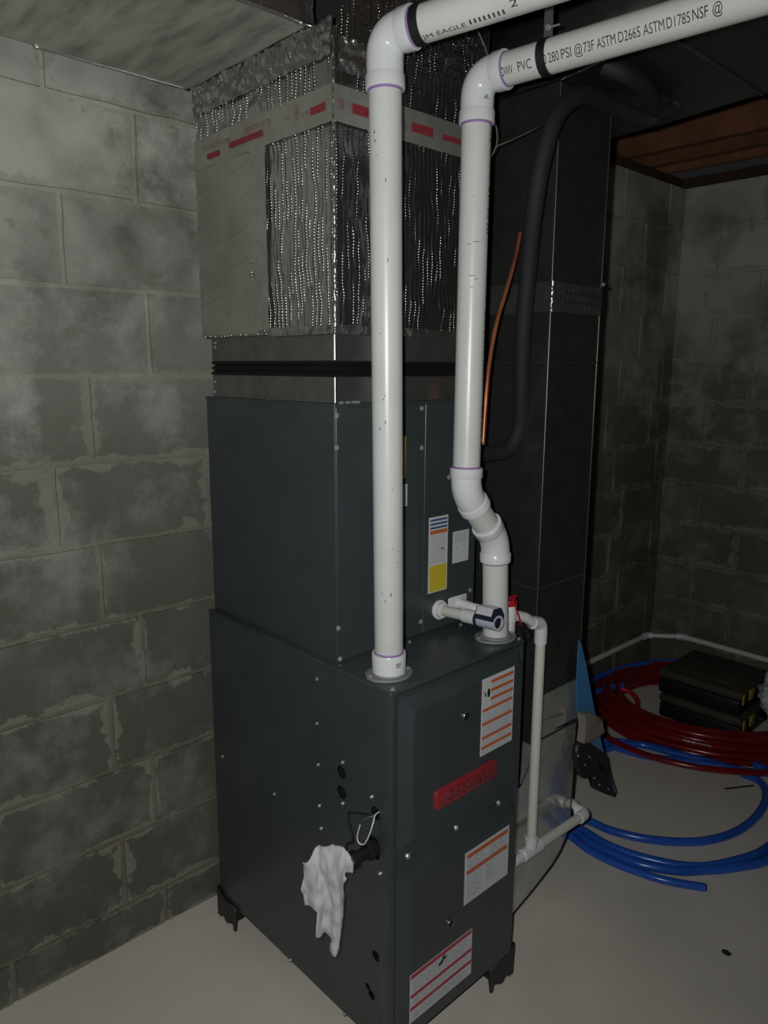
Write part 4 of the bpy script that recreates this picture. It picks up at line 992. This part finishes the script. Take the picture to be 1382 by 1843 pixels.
# ------------------------------------------------------------------ PEX coils
def G(u, v, z): p = at(u, v, z=z); return V((p.x, p.y, z))
RP = .0140
bc = thing('blue_pex_coil', 'loose coil of glossy blue tubing on the floor behind the furnace', 'tubing', (1.5, .1, 0))
def loop(parent, pts, m, r=RP, closed=False, n=8, seg=14): return obj('loop', tube(BM(), spline(pts, n, closed), r, seg, closed), m, parent, True, angle=50)
z = RP+.001
loop(bc, [V((1.16, .46, z)), V((1.13, .33, z)), G(1060, 1478, z), G(1100, 1495, z), G(1170, 1511, z), G(1250, 1515, z), G(1310, 1503, z), G(1350, 1480, z), G(1374, 1450, z), G(1378, 1425, z), G(1366, 1406, z), G(1340, 1394, z), G(1290, 1374, z), G(1240, 1362, z), G(1190, 1347, z), G(1140, 1338, z), G(1085, 1333, z), G(1060, 1345, z), V((1.35, .62, z)), V((1.18, .56, z))], 'blue', closed=True)
loop(bc, [V((1.28, .60, z)), V((1.12, .40, z+.01)), G(1050, 1495, z), G(1100, 1524, z), G(1170, 1547, z), G(1250, 1560, z), G(1320, 1550, z), G(1384, 1524, z), V((1.75, -.27, z)), V((1.93, -.14, z)), V((2.0, .02, z)), G(1382, 1392, z), G(1290, 1374, z+.001)-V((.05, -.05, 0)), V((1.72, .30, z)), V((1.66, .52, z)), V((1.48, .64, z))], 'blue', closed=True)
z2 = RP+.001
loop(bc, [V((1.22, .55, z2)), V((1.06, .40, z2)), G(1030, 1494, z2), G(1060, 1516, z2), G(1100, 1535, z2), G(1150, 1555, z2), G(1215, 1567, z2), G(1260, 1567, z2), G(1330, 1560, z2), G(1390, 1542, z2), V((1.72, -.31, z2)), V((1.98, -.20, z2)), V((2.08, .0, z2))], 'blue')
loop(bc, [V((1.10, .44, z)), V((1.045, .30, z)), G(1026, 1505, z), G(1060, 1530, z), G(1110, 1555, z), G(1180, 1580, z), G(1230, 1591, z), G(1269, 1597, z)], 'blue', .0125)
e_ = G(1269, 1597, z); obj('cut_end', cyl(BM(), e_, e_+V((.002, -.003, 0)), .0095), 'hole', bc)
loop(bc, [G(1056, 1232, .10), G(1085, 1214, .10), G(1130, 1200, .10), G(1180, 1192, .10), G(1225, 1190, .10)], 'blue')
loop(bc, [G(1075, 1355, z), G(1110, 1343, z), G(1150, 1340, z), G(1200, 1352, z), G(1250, 1365, z), G(1300, 1378, z), G(1340, 1390, z)], 'blue')
loop(bc, [G(1066, 1247, .09), G(1085, 1241, .09), G(1105, 1236, .09), G(1121, 1234, .09)], 'blue')
rc = thing('red_pex_coil', 'thick coil of glossy red tubing round the black tool cases', 'tubing', (2.25, .25, 0))
base = [(2.25, .70), (2.05, .67), (1.93, .55), (1.875, .39), (1.895, .20), (1.985, .03), (2.12, -.09), (2.30, -.14), (2.47, -.10), (2.57, .07), (2.59, .30), (2.55, .52), (2.43, .66)]
rn = random.Random(4)
for j, zz in enumerate((.0155, .043, .070, .096)):
    for k, s in enumerate((1.13, 1.055, .985, .91)):
        if j == 3 and k in (0,): continue
        sx_ = s-(.03 if j > 1 else 0)
        pts = []
        for (x, y) in base:
            dx_, dy_ = x-2.25, y-.27
            X = 2.25+dx_*sx_+rn.uniform(-.006, .006); Y = .27+dy_*sx_+rn.uniform(-.006, .006)
            pts.append(V((min(X, 2.63), min(Y, .745), zz+rn.uniform(-.0015, .0015))))
        loop(rc, pts, 'red', .0128, True, 6, 12)
z = .036
loop(rc, [V((2.0, .72, z)), G(1066, 1293, z), G(1092, 1325, z), G(1130, 1346, z), G(1180, 1364, z), G(1250, 1380, z), G(1320, 1388, z), G(1386, 1390, z), V((2.2, -.28, z)), V((2.4, -.26, z)), V((2.58, -.1, z))], 'red', .0128)
loop(rc, [G(1118, 1240, .09), G(1135, 1246, .085), G(1147, 1262, .07), G(1146, 1280, .06)], 'redp', .011)
bm = BM()
for i, (u, v) in enumerate(((1233, 1331), (1240, 1333), (1250, 1335.5), (1262, 1338.5), (1268, 1340), (1275, 1341.5))):
    p_ = G(u, v, .112); box(bm, (p_.x-.004, p_.y-.010, .1105), (p_.x+.003, p_.y+.006, .1115))
obj('white_print', bm, 'white', rc, kind='stuff')
# tool cases
def case(z0, label, x0, y0):
    t = thing('tool_case', label, 'tool case', (x0+.2, y0+.18, z0), 'stacked tool cases')
    bm = BM(); box(bm, (x0, y0, z0), (x0+.35, y0+.36, z0+.070), .010, 3); obj('body', bm, 'casebody', t, True, angle=40)
    bm = BM(); box(bm, (x0-.003, y0-.003, z0+.073), (x0+.353, y0+.363, z0+.108), .009, 3); l_ = obj('lid', bm, 'casetop', t, True, angle=40)
    bm = BM(); box(bm, (x0+.06, y0+.06, z0+.104), (x0+.29, y0+.30, z0+.1115), .004, 2); obj('lid_panel', bm, 'casetop', l_, True, angle=40)
    for x in (x0+.012, x0+.085, x0+.28):
        bm = BM(); w_ = .022 if x < x0+.05 else .050
        box(bm, (x, y0-.010, z0+.050), (x+w_, y0-.002, z0+.098), .004, 2); obj('latch', bm, 'latch', t, True, angle=40)
    bm = BM(); tube(bm, fillet([(x0+.15, y0+.002, z0+.072), (x0+.15, y0-.035, z0+.072), (x0+.26, y0-.035, z0+.072), (x0+.26, y0+.002, z0+.072)], .012), .007, 10); obj('carry_handle', bm, 'casebody', t, True, angle=40)
case(.002, 'lower black tool case with yellow latches inside the red coil', 2.130, .085)
case(.1140, 'upper black tool case with dusty lid and yellow latches', 2.138, .100)
# white plastic bag at the right edge
bm = BM(); bmesh.ops.create_icosphere(bm, subdivisions=5, radius=1)
bcn = G(1400, 1300, .0)
for v in bm.verts:
    n_ = v.co.normalized(); f = 1+.34*noise.noise(n_*2.1+V((3, 1, 2)))+.16*abs(noise.noise(n_*6))-.10*abs(noise.noise(n_*11))
    v.co = V((n_.x*.115*f, n_.y*.130*f, max(n_.z*.12*f+.100, .001)))+V((2.235, -.075, .114))
o = obj('plastic_bag', bm, 'bag', None, True); T(o, 'crumpled white plastic bag at the right edge by the tool cases', 'bag')
# perimeter drain pipe
pd = thing('wall_drain_pipe', 'thin white pipe running along the foot of both far walls', 'pipe', (2.66, .74, .19))
qa, qb, qc, qd = V((.95, .752, .205)), V((2.58, .752, .190)), V((2.666, .60, .203)), V((2.666, -1.7, .190))
obj('pipe', cyl(BM(), qa, qb, .0135, seg=16), 'pvc_old', pd, True, angle=40); obj('pipe', cyl(BM(), qb, qc, .0125, seg=16), 'pvc_old', pd, True, angle=40); obj('pipe', cyl(BM(), qc, qd, .0135, seg=16), 'pvc_old', pd, True, angle=40)
for c, a, b5 in ((qb, qa, qc), (qc, qb, qd)):
    bm = BM(); tube(bm, fillet([c+(a-c).normalized()*.030, c, c+(b5-c).normalized()*.030], .02), .0168, 16); obj('elbow', bm, 'pvc_fit', pd, True, angle=40)
# bits on the floor
bm = BM(); p_ = G(1304, 1421, 0); q_ = G(1356, 1415, 0); tube(bm, [V((p_.x, p_.y, .003)), V((q_.x, q_.y, .003))], .003, 6)
o = obj('rod', bm, 'black'); T(o, 'thin black rod on the floor inside the blue coil', 'rod')
bm = BM(); bmesh.ops.create_icosphere(bm, subdivisions=2, radius=.009); p_ = G(1307, 1716, 0)
for v in bm.verts: v.co = V((v.co.x*1.1, v.co.y*1.4, v.co.z*.35+.002))*(1+.3*noise.noise(v.co*200))+V((p_.x, p_.y, .001))
o = obj('debris', bm, 'ins'); T(o, 'small dark scrap lying on bare floor at lower right', 'debris')
